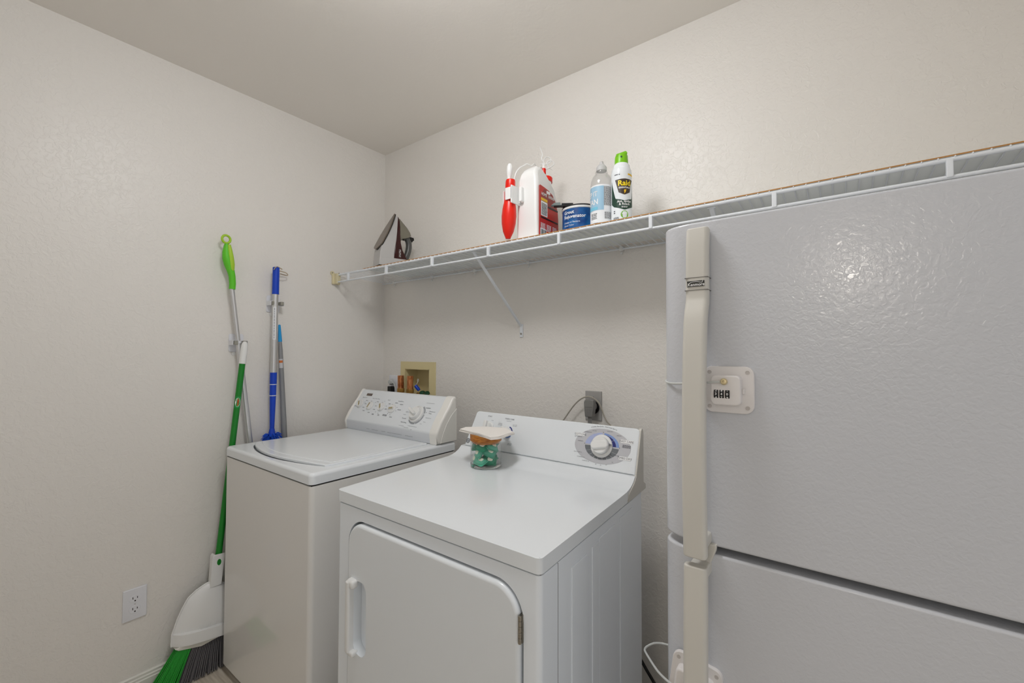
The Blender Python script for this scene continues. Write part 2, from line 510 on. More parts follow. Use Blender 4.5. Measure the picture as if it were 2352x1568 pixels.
# console
a_, b_ = Vector((0, -0.303, 0.950)), Vector((0, -0.212, 1.086))
WU = (b_-a_).normalized(); WN = Vector((0, -WU.z, WU.y))
def WMx(x, z, lift=0.0):      # matrix on the console face: x across, height z on the face
    s = (z - a_.z)/(b_.z-a_.z)
    o = a_ + (b_-a_)*s + WN*lift; o.x = x
    m = Matrix((Vector((1, 0, 0)), WU, WN)).transposed().to_4x4(); m.translation = o
    return m
YZ = Matrix(((0, 0, 1, 0), (1, 0, 0, 0), (0, 1, 0, 0), (0, 0, 0, 1)))   # local (a,b,h) -> (h, a, b)
cprof = [(-0.190, 0.906), (-0.299, 0.906), (-0.303, 0.948), (-0.299, 0.956), (-0.257, 1.0185), (-0.212, 1.086), (-0.204, 1.093), (-0.195, 1.094), (-0.190, 1.085)]
b = NB(); prism(b, cprof, YZ, 0.118, 0.737)
con = fin('console', b, m_enamel, wm)
b = NB(); prism(b, [(-0.2985, 0.9075), (-0.303, 0.946), (-0.3045, 0.946), (-0.3005, 0.9075)], YZ, 0.12, 0.735)
fin('console_fascia', b, mat('pale_grey_fascia', sg(224, 227, 231), 0.3), con)
cap = [(-0.188, 0.905), (-0.302, 0.905), (-0.308, 0.945), (-0.304, 0.958), (-0.285, 0.993), (-0.262, 1.024), (-0.236, 1.056), (-0.214, 1.090), (-0.205, 1.097), (-0.194, 1.098), (-0.188, 1.09)]
b = NB(); prism(b, cap, YZ, 0.7345, 0.778, 0.0105, 4, bevedges='top'); fin('console_end_cap', b, m_cream, wm, angle=60, label='cream right end cap')
b = NB(); prism(b, cap, YZ, 0.104, 0.1195, 0.006, 3, bevedges='caps'); fin('console_end_cap', b, m_cream, wm, angle=60, label='narrow cream left end cap')
b = NB(); prism(b, [(-0.1895, 0.909), (-0.284, 0.909), (-0.272, 0.945), (-0.25, 0.985), (-0.222, 1.02), (-0.1895, 1.046)], YZ, 0.76, 0.7792, 0.001, 1, bevedges='top')
fin('console_side_panel', b, m_cream2, wm)
# badge
b = NB(); obx(b, WMx(0.193, 1.072, 0.001), 0.044, 0.013, 0.002, 0.0006); fin('badge', b, m_badge, con)
# selector knobs
def knob(x, z, rot, label=None):
    Mk = WMx(x, z, 0.0005)
    b = NB(); lathe(b, [(0.0225, 0), (0.0225, 0.003), (0.0205, 0.006), (0.019, 0.007)], Mk, 30)
    k = fin('selector_knob', b, m_plast, wm)
    Mr = Mk @ Matrix.Rotation(math.radians(rot), 4, 'Z')
    b = NB(); prism(b, rrect(-0.0055, 0.0055, -0.0185, 0.0185, 0.004, 4), Mr, 0.006, 0.012, 0.0015, 2, bevedges='top')
    fin('knob_grip', b, m_plast, k)
    b = NB(); prism(b, rrect(-0.0042, 0.0042, -0.0135, 0.0135, 0.0012, 3), Mr, 0.0118, 0.0124); fin('knob_inlay', b, m_beige, k, label='beige pointer inlay')
knob(0.160, 1.026, 36); knob(0.245, 1.022, -6); knob(0.335, 1.024, 36); knob(0.420, 1.021, 98)
# timer
Mt = WMx(0.603, 1.012, 0.0003)
b = NB()
for a0, a1 in ((-140, -75), (-70, 5), (12, 62)):
    prism(b, arcband(0, 0, 0.036, 0.036, 0.048, 0.048, a0, a1, 14), Mt, 0, 0.0006)
fin('timer_scale', b, m_grayring, con, label='grey arcs printed around the timer')
b = NB(); lathe(b, [(0.041, 0), (0.041, 0.006), (0.038, 0.010), (0.035, 0.0105), (0.033, 0.008), (0.031, 0.008)], Mt, 40)
tk = fin('timer_dial', b, m_plast, wm)
b = NB(); lathe(b, [(0.029, 0.007), (0.029, 0.019), (0.026, 0.024), (0.0001, 0.025)], Mt, 36)
k2 = fin('timer_knob', b, m_plast, tk)
Mr = Mt @ Matrix.Rotation(math.radians(66), 4, 'Z')
b = NB(); prism(b, rrect(-0.0065, 0.0065, -0.022, 0.032, 0.005, 4), Mr, 0.022, 0.038, 0.003, 3, bevedges='top'); fin('knob_grip', b, m_plast, k2)
# lettering on the console
b = NB()
I4 = Matrix.Identity(4)
for s, x, z in (('Permanent', 0.690, 1.030), ('Press', 0.682, 1.022), ('Ultra Clean', 0.5435, 1.017), ('Prewash', 0.533, 0.990), ('Auto Soak', 0.540, 0.975)):
    add_text(b, s, 0.0085, WMx(x, z, 0.0008))
for s, x, z in (('Water Level', 0.168, 1.057), ('Wash / Rinse Temp', 0.262, 1.057), ('Speed', 0.365, 1.057), ('Second Rinse', 0.455, 1.057)):
    add_text(b, s, 0.0075, WMx(x, z, 0.0008))
for x, z, w, n in ((0.655, 1.062, 0.05, 1), (0.655, 1.043, 0.03, 2), (0.684, 1.004, 0.035, 1), (0.672, 0.987, 0.015, 1), (0.655, 0.978, 0.012, 1), (0.61, 0.964, 0.06, 1), (0.54, 0.960, 0.035, 1), (0.575, 0.956, 0.03, 1), (0.525, 1.005, 0.018, 1),
                   (0.128, 1.015, 0.014, 2), (0.198, 1.045, 0.018, 2), (0.201, 1.030, 0.016, 2), (0.2, 1.013, 0.016, 2), (0.288, 1.045, 0.014, 2), (0.29, 1.026, 0.014, 2), (0.29, 1.010, 0.016, 2), (0.215, 0.999, 0.016, 2), (0.262, 0.994, 0.016, 2), (0.30, 0.99, 0.016, 3), (0.345, 0.99, 0.014, 3), (0.338, 1.05, 0.01, 1), (0.383, 1.042, 0.016, 2), (0.375, 1.018, 0.014, 2), (0.43, 1.049, 0.02, 2), (0.47, 1.045, 0.022, 2), (0.472, 1.022, 0.024, 2), (0.39, 0.994, 0.032, 4), (0.438, 0.988, 0.018, 2)):
    dashes(b, WMx(0, 1.0, 0.0008), x, (z-1.0)/WU.z, w, 0.0011, n)
for x, z in ((0.612, 0.951), (0.140, 1.036), (0.19, 1.036), (0.236, 1.044), (0.272, 1.04), (0.325, 1.044), (0.367, 1.03), (0.405, 1.04), (0.31, 1.0), (0.335, 0.995), (0.405, 1.0), (0.425, 0.996), (0.449, 1.03), (0.452, 1.015), (0.56, 0.973), (0.655, 1.024)):
    lathe(b, [(0.0018, 0), (0.0018, 0.0004)], WMx(x, z, 0.0005), 8)
m2 = Matrix(((1, 0, 0, 0), (0, 0, -1, -0.3040), (0, 1, 0, 0.922), (0, 0, 0, 1)))
for x, w in ((0.30, 0.024), (0.355, 0.05), (0.42, 0.03), (0.50, 0.10), (0.60, 0.05)):
    dashes(b, m2, x, 0, w, 0.0013, 1)
fin('lettering', b, m_printl, con, smooth=False)

# ------------------------------------------------------------ dryer (its body is slightly out of square with the wall)
dr = thing('dryer', 'white clothes dryer with front door, beside the washing machine', 'dryer', (1.31, -0.55, 0))
def dmap(bm_):
    for v in bm_.verts:
        u = (v.co.x-0.985)/0.68; k = 0.075*(1-u) + 0.055*u
        v.co.x -= k*(v.co.y+0.872)
def dfin(name, b, m, parent, **kw):
    dmap(b); return fin(name, b, m, parent, **kw)
b = NB(); prism(b, rrect(0.987, 1.663, -0.871, -0.262, 0.012, 4), T(0, 0, 0), 0.02, 0.872, 0.003, 2, bevedges='caps')
cab = dfin('cabinet', b, m_enamels, dr)
door_poly = rrect(1.046, 1.619, 0.20, 0.836, 0.062, 10)
FX = Matrix(((1, 0, 0, 0), (0, 0, -1, 0), (0, 1, 0, 0), (0, 0, 0, 1)))     # local (x, z, h) -> (x, -h, z)
def grow(poly, d):
    cx = sum(p[0] for p in poly)/len(poly); cy = sum(p[1] for p in poly)/len(poly); out = []
    for i, p in enumerate(poly):
        a = Vector(poly[i-1]); c = Vector(poly[(i+1) % len(poly)]); t_ = (c-a).normalized(); n_ = Vector((t_.y, -t_.x))
        out.append((p[0]+n_.x*d, p[1]+n_.y*d))
    return out
cut = NB(); prism(cut, grow(door_poly, 0.006), FX, 0.835, 0.90); dmap(cut); apply_bool(cab, cut)
b = NB(); prism(b, door_poly, FX, 0.836, 0.879, 0.009, 4, bevedges='top')
door = dfin('door', b, m_enamel, dr, angle=60)
hp = rrect(1.078, 1.133, 0.500, 0.690, 0.026, 8)
cut = NB(); prism(cut, hp, FX, 0.854, 0.92, 0.0); dmap(cut); apply_bool(door, cut)
b = NB(); prism(b, rrect(1.080, 1.131, 0.502, 0.688, 0.025, 8), FX, 0.8515, 0.8545); dfin('handle_recess', b, m_enamels, door)
b = NB()
hpts = [(1.070, -0.872, 0.690), (1.069, -0.888, 0.684), (1.069, -0.893, 0.670), (1.069, -0.893, 0.515), (1.069, -0.888, 0.503), (1.070, -0.872, 0.497)]
bx(b, 1.060, 1.078, -0.896, -0.874, 0.500, 0.688, 0.006, 3)
bx(b, 1.062, 1.092, -0.894, -0.872, 0.668, 0.692, 0.008, 3)
bx(b, 1.062, 1.092, -0.892, -0.872, 0.494, 0.508, 0.005, 3)
dfin('handle', b, m_plast, door, angle=60)
for z0 in (0.737, 0.26):
    b = NB()
    for k in range(5):
        lathe(b, [(0.0032, 0), (0.0038, 0.001), (0.0038, 0.0095), (0.0032, 0.0102)], T(1.6205, -0.8775, z0+k*0.0107), 12)
    bx(b, 1.618, 1.6245, -0.8745, -0.866, z0, z0+0.053)
    dfin('hinge', b, m_hinge, dr, label='steel door hinge')
tp = [(-0.874, 0.876), (-0.874, 0.906), (-0.44, 0.906), (-0.405, 0.9065), (-0.385, 0.909), (-0.366, 0.914), (-0.350, 0.921), (-0.338, 0.930), (-0.333, 0.9335), (-0.30, 0.9335), (-0.275, 0.9), (-0.275, 0.876)]
b = NB(); prism(b, tp, YZ, 0.985, 1.665, 0.0); b.normal_update()
es = [e for e in b.edges if all(abs(v.co.y+0.874) < 1e-4 for v in e.verts) and abs(e.verts[0].co.z-e.verts[1].co.z) > 0.02]
bmesh.ops.bevel(b, geom=es, offset=0.012, segments=4, profile=0.5, affect='EDGES'); b.normal_update()
es = [e for e in b.edges if len(e.link_faces) == 2 and e.calc_face_angle(0) > 0.9 and all(v.co.z > 0.9 for v in e.verts) and not all(v.co.y > -0.34 for v in e.verts)]
bmesh.ops.bevel(b, geom=es, offset=0.006, segments=3, profile=0.5, affect='EDGES', clamp_overlap=True)
tpp = dfin('top_panel', b, m_enamel, dr, angle=50)
b = NB(); lathe(b, [(0.0024, 0), (0.0024, 0.0014), (0.0001, 0.0016)], axisM((1.6595, -0.8680, 0.9035), (0.5, -0.6, 0.6)), 10); dfin('paint_chip', b, m_chip, tpp)
b = NB(); bx(b, 0.99, 1.66, -0.865, -0.27, 0.872, 0.877); dfin('seam', b, m_gask, dr)
# console
D0, D1 = Vector((0, -0.332, 0.935)), Vector((0, -0.283, 1.060))
DU = (D1-D0).normalized(); DN = Vector((0, -DU.z, DU.y))
def DM(x, s, lift=0.0):
    o = D0 + DU*s + DN*lift; o.x = x
    m = Matrix((Vector((1, 0, 0)), DU, DN)).transposed().to_4x4(); m.translation = o
    return m
face = [(1.000, 0.001), (1.664, 0.001)] + [(1.664-0.014*(1-math.cos(math.radians(a))), 0.125+0.012*math.sin(math.radians(a))) for a in range(0, 91, 15)] + \
       [(1.036-0.014*math.sin(math.radians(a)), 0.125+0.012*math.cos(math.radians(a))) for a in range(0, 91, 15)]
b = NB(); prism(b, face, DM(0, 0), -0.05, 0.0, 0.004, 3, bevedges='top')
for v in b.verts: v.co.y = min(v.co.y, -0.264)
dcon = dfin('console', b, m_enamel, dr, angle=50)
capd = [(-0.398, 0.876), (-0.393, 0.898), (-0.370, 0.9075), (-0.348, 0.917), (-0.331, 0.930), (-0.3275, 0.940), (-0.283, 1.056), (-0.277, 1.062), (-0.268, 1.062), (-0.262, 1.050), (-0.262, 0.902), (-0.240, 0.890), (-0.240, 0.876)]
b = NB(); prism(b, capd, YZ, 1.6595, 1.6678, 0.002, 2, bevedges='top'); dfin('console_end_cap', b, m_almond, dr, angle=50, label='cream right end cap')
# side panel
b = NB()
for y0, y1, z1 in ((-0.742, -0.662, 0.838), (-0.636, -0.598, 0.842), (-0.597, -0.492, 0.848), (-0.456, -0.357, 0.852)):
    bx(b, 1.6625, 1.6655, y0, y1, 0.12, z1, 0.0028, 2)
dfin('embossed_side_panel', b, m_enamels, dr)
b = NB(); bx(b, 1.6626, 1.6633, -0.8025, -0.8012, 0.03, 0.871); dfin('side_seam', b, m_gask, dr)
# dial printing
DC = (1.551, 0.070)
M0 = DM(0, 0, 0.0003)
b = NB(); prism(b, ell(DC[0], DC[1], 0.092, 0.054, 48), M0, 0, 0.0004); dfin('dial_panel', b, m_grayl, dcon, label='pale grey oval print')
RX0, RY0, RX1, RY1 = 0.036, 0.030, 0.056, 0.041
b = NB()
for a0, a1 in ((92, 116), (117, 133), (134, 154), (155, 177)):
    prism(b, arcband(DC[0], DC[1], RX0, RY0, RX1, RY1, a0, a1, 8), M0, 0.0004, 0.0008)
dfin('dial_segment', b, m_perib, dcon, label='pale blue dial segments')
b = NB(); prism(b, arcband(DC[0], DC[1], 0.047, 0.036, RX1, RY1, 3, 86, 18), M0, 0.0004, 0.0008); dfin('dial_segment', b, m_midb, dcon, label='mid blue dial segment')
b = NB()
for a0, a1 in ((4, 36), (38, 63), (65, 85)): prism(b, arcband(DC[0], DC[1], RX0, RY0, 0.0465, 0.0355, a0, a1, 8), M0, 0.0004, 0.0009)
dfin('dial_segment', b, m_navy, dcon, label='navy dial segments')
b = NB()
ts = [183, 208, 228, 246, 262, 278, 294, 314, 334, 357]
for a0, a1 in zip(ts, ts[1:]): prism(b, arcband(DC[0], DC[1], RX0, RY0, RX1, RY1, a0+0.8, a1-0.8, 8), M0, 0.0004, 0.0008)
dfin('dial_segment', b, m_grayd, dcon, label='dark grey dial segments')
b = NB(); lathe(b, [(0.0355, 0), (0.0355, 0.003), (0.034, 0.005), (0.027, 0.006), (0.027, 0.004)], DM(DC[0], DC[1], 0.0006), 40)
kr = dfin('timer_dial', b, m_plast, dr)
b = NB(); lathe(b, [(0.0265, 0.004), (0.0265, 0.018), (0.024, 0.021), (0.0001, 0.022)], DM(DC[0], DC[1], 0.0006), 36)
Mr = DM(DC[0], DC[1], 0.0006) @ Matrix.Rotation(math.radians(-78), 4, 'Z')
kk = dfin('timer_knob', b, m_plast, kr)
b = NB(); prism(b, rrect(-0.0125, 0.0125, -0.027, 0.030, 0.010, 6), Mr, 0.018, 0.029, 0.005, 3, bevedges='top'); dfin('knob_grip', b, m_plast, kk, angle=60)
b = NB(); prism(b, [(-0.004, 0.027), (0.004, 0.027), (0, 0.036)], Mr, 0.006, 0.012); dfin('knob_pointer', b, m_chrome, kk)
# white title plates
for x, s, w, hh in ((1.474, 0.098, 0.032, 0.010), (1.628, 0.093, 0.040, 0.010), (1.628, 0.043, 0.038, 0.010)):
    b = NB(); prism(b, rrect(x-w/2, x+w/2, s-hh/2, s+hh/2, 0.002, 3), M0, 0.0005, 0.0009); dfin('title_plate', b, m_printw, dcon)
b = NB()
for s_, x, s, z in (('COTTONS', 1.474, 0.098, 0.0085), ('EASY CARE', 1.628, 0.093, 0.0085), ('TIMED DRY', 1.628, 0.043, 0.0085), ('AUTOMATIC', 1.468, 0.090, 0.0045),
                    ('OPTIMUM DRY', 1.500, 0.108, 0.0038), ('LESS DRY', 1.521, 0.1145, 0.0038), ('MORE DRY', 1.572, 0.1175, 0.0038), ('MORE DRY', 1.478, 0.077, 0.0038),
                    ('LESS DRY', 1.603, 0.108, 0.0038), ('QUICK FLUFF 10', 1.474, 0.042, 0.0038), ('DEWRINKLE 20', 1.487, 0.028, 0.0038), ('DAMP DRY 30', 1.505, 0.018, 0.0038),
                    ('40', 1.540, 0.013, 0.0042), ('50', 1.556, 0.0125, 0.0042), ('60', 1.574, 0.016, 0.0042), ('70', 1.592, 0.026, 0.0042), ('80 MIN', 1.6045, 0.0475, 0.0038),
                    ('START', 1.094, 0.121, 0.0068), ('FABRIC CARE', 1.186, 0.119, 0.0068), ('4 Heat Settings', 1.184, 0.111, 0.0036), ('COTTONS', 1.148, 0.0985, 0.0036), ('REG. HEAT', 1.148, 0.0935, 0.0036),
                    ('EASY CARE', 1.214, 0.1, 0.0036), ('MED. HEAT', 1.214, 0.0955, 0.0036), ('DELICATES', 1.207, 0.032, 0.0036), ('LOW HEAT', 1.206, 0.0275, 0.0036), ('START', 1.109, 0.106, 0.0036)):
    add_text(b, s_, z, DM(x, s, 0.0014))
dashes(b, DM(0, 0, 0.0010), 1.630, 0.082, 0.026, 0.0012, 4)
arc = '6 Clothes Care Cycles - Extra Large Capacity'
for i, ch in enumerate(arc):
    if ch == ' ': continue
    a = math.radians(116 - 52*i/(len(arc)-1))
    x = DC[0] + 0.096*math.cos(a)*1.0; s = DC[1] + 0.061*math.sin(a)
    add_text(b, ch, 0.0052, DM(x, s, 0.0012) @ Matrix.Rotation((a-math.pi/2)*0.55, 4, 'Z'))
for a in (90, 2, 178):
    lathe(b, [(0.0012, 0), (0.0012, 0.0004)], DM(DC[0]+0.0575*math.cos(math.radians(a)), DC[1]+0.043*math.sin(math.radians(a)), 0.0009), 8)
dfin('lettering', b, m_print, dcon, smooth=False)
# start knob and fabric care knob
b = NB(); lathe(b, [(0.021, 0), (0.021, 0.003), (0.018, 0.005), (0.0165, 0.005), (0.0165, 0.016), (0.014, 0.02), (0.0001, 0.0205)], DM(1.098, 0.080, 0.0003), 32)
k = dfin('start_knob', b, m_plast, dr)
b = NB(); prism(b, rrect(-0.007, 0.007, -0.018, 0.020, 0.006, 4), DM(1.095, 0.081, 0.018), 0, 0.012, 0.004, 3, bevedges='top'); dfin('knob_grip', b, m_plast, k, angle=60)
b = NB(); prism(b, arcband(1.187, 0.072, 0.017, 0.017, 0.0215, 0.021, -15, 75, 12), M0, 0.0, 0.0008)
dfin('dial_segment', b, m_navy, dcon, label='navy arc beside the fabric care knob')
b = NB(); prism(b, arcband(1.187, 0.072, 0.017, 0.017, 0.0225, 0.022, -110, -35, 12), M0, 0.0, 0.0008)
dfin('dial_segment', b, m_midb, dcon, label='blue arc below the fabric care knob')
b = NB(); lathe(b, [(0.0175, 0), (0.0175, 0.012), (0.015, 0.016), (0.0001, 0.0165)], DM(1.187, 0.072, 0.0006), 32)
k = dfin('fabric_care_knob', b, m_plast, dr)
b = NB(); prism(b, rrect(-0.006, 0.006, -0.018, 0.021, 0.005, 4), DM(1.187, 0.072, 0.014) @ Matrix.Rotation(math.radians(55), 4, 'Z'), 0, 0.012, 0.003, 3, bevedges='top'); dfin('knob_grip', b, m_plast, k, angle=60)
# round emblem at the left of the console
b = NB(); Me = DM(1.0135, 0.019, 0.0004)
prism(b, arcband(0, 0, 0.0078, 0.0078, 0.0092, 0.0092, 0, 359.9, 36), Me, 0, 0.0004)
for q in range(4):
    a = math.radians(90*q+45)
    tube(b, [Me @ Vector((0.0078*math.cos(a+j*0.35), 0.0078*math.sin(a+j*0.35), 0.0004)) * 1 if False else Me @ Vector(((0.0075-0.003*math.sin(math.pi*j/6))*math.cos(a+0.2*j-0.5), (0.0075-0.003*math.sin(math.pi*j/6))*math.sin(a+0.2*j-0.5), 0.0004)) for j in range(7)], 0.0006, 6)
add_text(b, 'GE', 0.0085, DM(1.0135, 0.019, 0.0008), bold=0.0001)
dfin('emblem', b, m_print, dcon, smooth=False)

# ------------------------------------------------------------ refrigerator
fr = thing('refrigerator', 'white top-freezer refrigerator with pebbled doors at the right', 'refrigerator', (2.24, -0.4, 0))
b = NB(); bx(b, 1.885, 2.60, -0.688, -0.06, 0.03, 1.500, 0.008, 2)
fin('cabinet', b, m_fridges, fr)
b = NB(); bx(b, 1.90, 2.59, -0.66, -0.1, 0.0, 0.032); fin('base', b, m_black, fr)
def fdoor(name, z0, z1):
    b = NB()
    poly = [(1.848, -0.692)] + [(1.848+0.058*(1-math.cos(math.radians(a))), -0.712-0.038*math.sin(math.radians(a))) for a in range(0, 91, 9)] + \
           [(2.605-0.03*(1-math.sin(math.radians(a))), -0.72-0.03*math.cos(math.radians(a))) for a in range(0, 91, 15)] + [(2.605, -0.692)]
    prism(b, poly, T(0, 0, 0), z0, z1, 0.005, 3, bevedges='caps')
    return fin(name, b, m_fridge, fr, angle=60)
fdoor('freezer_door', 0.960, 1.5225)
fdoor('refrigerator_door', 0.09, 0.947)
b = NB(); bx(b, 1.862, 2.595, -0.7, -0.686, 0.1, 0.94); bx(b, 1.862, 2.595, -0.7, -0.686, 0.965, 1.512); fin('door_gasket', b, m_gask, fr)
b = NB(); bx(b, 1.885, 2.598, -0.712, -0.69, 0.9445, 0.9625); fin('door_divider', b, m_gask, fr)
def fhandle(path, z_base, flip):
    # path: (y_outer, z), bar of rounded section
    b = NB(); N = len(path); sec = []
    w0, w1, th = 1.8995, 1.9365, 0.021
    rings = []
    for i, (y, z) in enumerate(path):
        a = path[max(0, i-1)]; c = path[min(N-1, i+1)]
        t = Vector((0, c[0]-a[0], c[1]-a[1])).normalized(); n = Vector((0, t.z, -t.y))
        if n.y > 0: n = -n
        th_ = min(th, -y-0.7485) if (-y < 0.785) else th
        shift = 0.0
        pts = rrect(w0, w1, -th_, 0, min(0.0075, th_*0.4), 5)
        rings.append([b.verts.new(Vector((p[0], y, z)) + n*p[1]) for p in pts])
    for r1, r2 in zip(rings, rings[1:]):
        for k in range(len(r1)): b.faces.new((r1[k], r1[(k+1) % len(r1)], r2[(k+1) % len(r2)], r2[k]))
    f0 = b.faces.new(list(reversed(rings[0]))); f1 = b.faces.new(rings[-1])
    bmesh.ops.recalc_face_normals(b, faces=b.faces)
    bmesh.ops.bevel(b, geom=list(f0.edges)+list(f1.edges), offset=0.003, segments=2, profile=0.5, affect='EDGES')
    bx(b, 1.904, 1.934, -0.790, -0.748, z_base-0.010, z_base+0.010, 0.004, 2)
    if flip > 0: prism(b, [(1.925, 0.966), (1.9425, 0.966), (1.9415, 0.955), (1.932, 0.930), (1.925, 0.930)], FX, 0.7485, 0.7575, 0.0025, 2, bevedges='top')
    return b
up = [(-0.769, 1.508), (-0.7755, 1.47), (-0.777, 1.42), (-0.777, 1.387), (-0.7785, 1.379), (-0.785, 1.366), (-0.793, 1.342), (-0.799, 1.29), (-0.804, 1.22), (-0.807, 1.14), (-0.807, 1.06), (-0.804, 1.0), (-0.802, 0.953)]
h = fin('freezer_handle', fhandle(up, 0.975, 1), m_almond, fr, angle=55)
b = NB(); bx(b, 1.8993, 1.9368, -0.7775, -0.752, 1.4187, 1.4197); fin('handle_groove', b, m_gask, h)
b = NB(); bx(b, 1.8993, 1.9368, -0.7775, -0.752, 1.3972, 1.3982); fin('handle_groove', b, m_gask, h)
b = NB(); bx(b, 1.9035, 1.9318, -0.7785, -0.7768, 1.4035, 1.4135, 0.0004, 1); bd = fin('badge', b, mat('dark_badge', sg(58, 58, 54), 0.3), h, label='dark name plate')
b = NB(); add_text(b, 'Kenmore', 0.0072, Matrix(((1, 0, 0, 1.9185), (0, 0, -1, -0.7788), (0, 1, 0, 1.4068), (0, 0, 0, 1))), bold=0.0001)
tube(b, spline([(1.9045, -0.7788, 1.4045), (1.909, -0.7788, 1.4105), (1.919, -0.7788, 1.4118), (1.9275, -0.7788, 1.410), (1.9295, -0.7788, 1.4135)], 5), 0.0004, 5)
fin('lettering', b, m_printw, bd if False else h, smooth=False)
dn = [(-0.800, 0.9395), (-0.803, 0.89), (-0.806, 0.8), (-0.806, 0.7), (-0.803, 0.6), (-0.797, 0.53), (-0.788, 0.485), (-0.778, 0.46), (-0.777, 0.40), (-0.770, 0.33)]
fin('refrigerator_handle', fhandle(dn, 0.925, -1), m_almond, fr, angle=55)

# ------------------------------------------------------------ combination cable locks on the refrigerator
lk = thing('combination_lock', 'white three-dial combination lock stuck on the freezer door', 'lock', (1.962, -0.752, 1.228))
b = NB(); prism(b, rrect(1.9245, 2.0015, 1.190, 1.268, 0.014, 6), FX, 0.7502, 0.7575, 0.002, 2, bevedges='top')
pl = fin('base_plate', b, m_lockw, lk)
for x in (1.934, 1.992):
    for z in (1.200, 1.258):
        b = NB(); lathe(b, [(0.0034, 0), (0.0034, 0.0008), (0.0027, 0.0008), (0.0024, 0.0005), (0.0001, 0.0005)], axisM((x, -0.7573, z), (0, -1, 0)), 16); fin('screw_dimple', b, mat('lock_dimple', sg(196, 190, 186), 0.5) if 'lock_dimple' not in bpy.data.materials else bpy.data.materials['lock_dimple'], pl)
b = NB(); prism(b, rrect(1.9385, 1.9845, 1.204, 1.2535, 0.008, 5), FX, 0.757, 0.7745, 0.003, 3, bevedges='top'); bd = fin('lock_body', b, m_lockw, lk)
for i, dg in enumerate((('2', '3', '4'), ('8', '4', '7'), ('-', '0', '9'))):
    x = 1.9478 + i*0.0086
    b = NB(); lathe(b, [(0.0122, -0.0033), (0.0125, -0.0030), (0.0125, 0.0030), (0.0122, 0.0033)], axisM((x, -0.7640, 1.2225), (1, 0, 0)), 40)
    d = fin('number_dial', b, m_black, bd)
    b = NB()
    for j, ch in enumerate(dg):
        aa = math.radians(27*(1-j)); n_ = Vector((0, -math.cos(aa), math.sin(aa)))
        o = Vector((x, -0.7640, 1.2225)) + Vector((0, n_.y*0.0128, n_.z*0.0128))
        add_text(b, ch, 0.0058, axisM(o, n_, (1, 0, 0)), bold=0.00012)
    fin('numeral', b, m_printw, d, smooth=False)
b = NB(); bx(b, 1.9845, 1.9885, -0.7635, -0.757, 1.223, 1.2315, 0.001, 2); fin('release_button', b, m_lockw, lk)
b = NB(); lathe(b, [(0.0001, 0), (0.004, 0), (0.0055, 0.0025), (0.0055, 0.005), (0.004, 0.0068), (0.0016, 0.007), (0.0013, 0.0055), (0.0001, 0.0055)], axisM((1.9605, -0.7745, 1.2430), (0, -1, 0.1)), 20); fin('cable_end_bead', b, m_brassb, lk, label='gold cable end bead')
b = NB(); tube(b, spline([(1.957, -0.778, 1.2428), (1.945, -0.7775, 1.2418), (1.930, -0.772, 1.240), (1.91, -0.762, 1.2385), (1.885, -0.7535, 1.2355), (1.865, -0.744, 1.2345), (1.85, -0.722, 1.2355), (1.8445, -0.705, 1.2375), (1.846, -0.694, 1.2395), (1.853, -0.6895, 1.240)], 5), 0.0018, 8)
fin('cable', b, m_cable, lk)

lk = thing('combination_lock', 'white cable lock behind the lower refrigerator handle, its cable looping out at the left', 'lock', (1.91, -0.752, 0.72))
Ml = FX @ T(1.9055, 0.724, 0) @ Matrix.Rotation(math.radians(-8), 4, 'Z')
b = NB(); prism(b, rrect(-0.040, 0.042, -0.040, 0.038, 0.014, 6), Ml, 0.7502, 0.7575, 0.002, 2, bevedges='top'); pl = fin('base_plate', b, m_lockw, lk)
for x in (-0.030, 0.032):
    for z in (-0.03, 0.028):
        b = NB(); lathe(b, [(0.0034, 0), (0.0034, 0.0008), (0.0027, 0.0008), (0.0024, 0.0005), (0.0001, 0.0005)], Ml @ T(x, z, 0.7573), 16); fin('screw_dimple', b, bpy.data.materials['lock_dimple'], pl)
b = NB(); prism(b, rrect(-0.029, 0.031, -0.035, 0.020, 0.008, 5), Ml, 0.757, 0.7745, 0.004, 3, bevedges='top'); fin('lock_body', b, m_lockw, lk)
b = NB(); tube(b, spline([(1.893, -0.780, 0.712), (1.876, -0.778, 0.7165), (1.858, -0.762, 0.7095), (1.835, -0.735, 0.698), (1.81, -0.70, 0.686), (1.79, -0.67, 0.676), (1.778, -0.648, 0.668), (1.778, -0.63, 0.666), (1.79, -0.613, 0.668), (1.815, -0.603, 0.668), (1.85, -0.603, 0.667), (1.884, -0.61, 0.664)], 6), 0.0021, 8)
fin('cable', b, m_cable, lk)

# ------------------------------------------------------------ wire shelf
sh = thing('wire_shelf', 'long white wire shelf mounted along the back wall', 'shelf', (1.33, -0.15, 1.68))
ZT = 1.6935
b = NB(); tube(b, [(0.03, -0.305, 1.690), (RX-0.01, -0.305, 1.690)], 0.0048, 10); fin('upper_rail', b, m_wire, sh)
b = NB(); tube(b, [(0.03, -0.310, 1.6525), (RX-0.01, -0.310, 1.6525)], 0.0040, 10); fin('lower_rail', b, m_wire, sh)
b = NB(); tube(b, [(0.004, -0.012, 1.680), (RX-0.01, -0.012, 1.680)], 0.0032, 8); fin('back_rod', b, m_wire, sh)
b = NB(); i = 0; x = 0.020
while x < RX-0.02:
    tube(b, [(x, -0.008, 1.6838), (x, -0.16, 1.6905), (x, -0.30, 1.6968), (x, -0.306, 1.6962), (x, -0.3095, 1.6925)], 0.0015, 6)
    x += 0.0254
fin('wire_deck', b, m_wire, sh)
x = 0.128
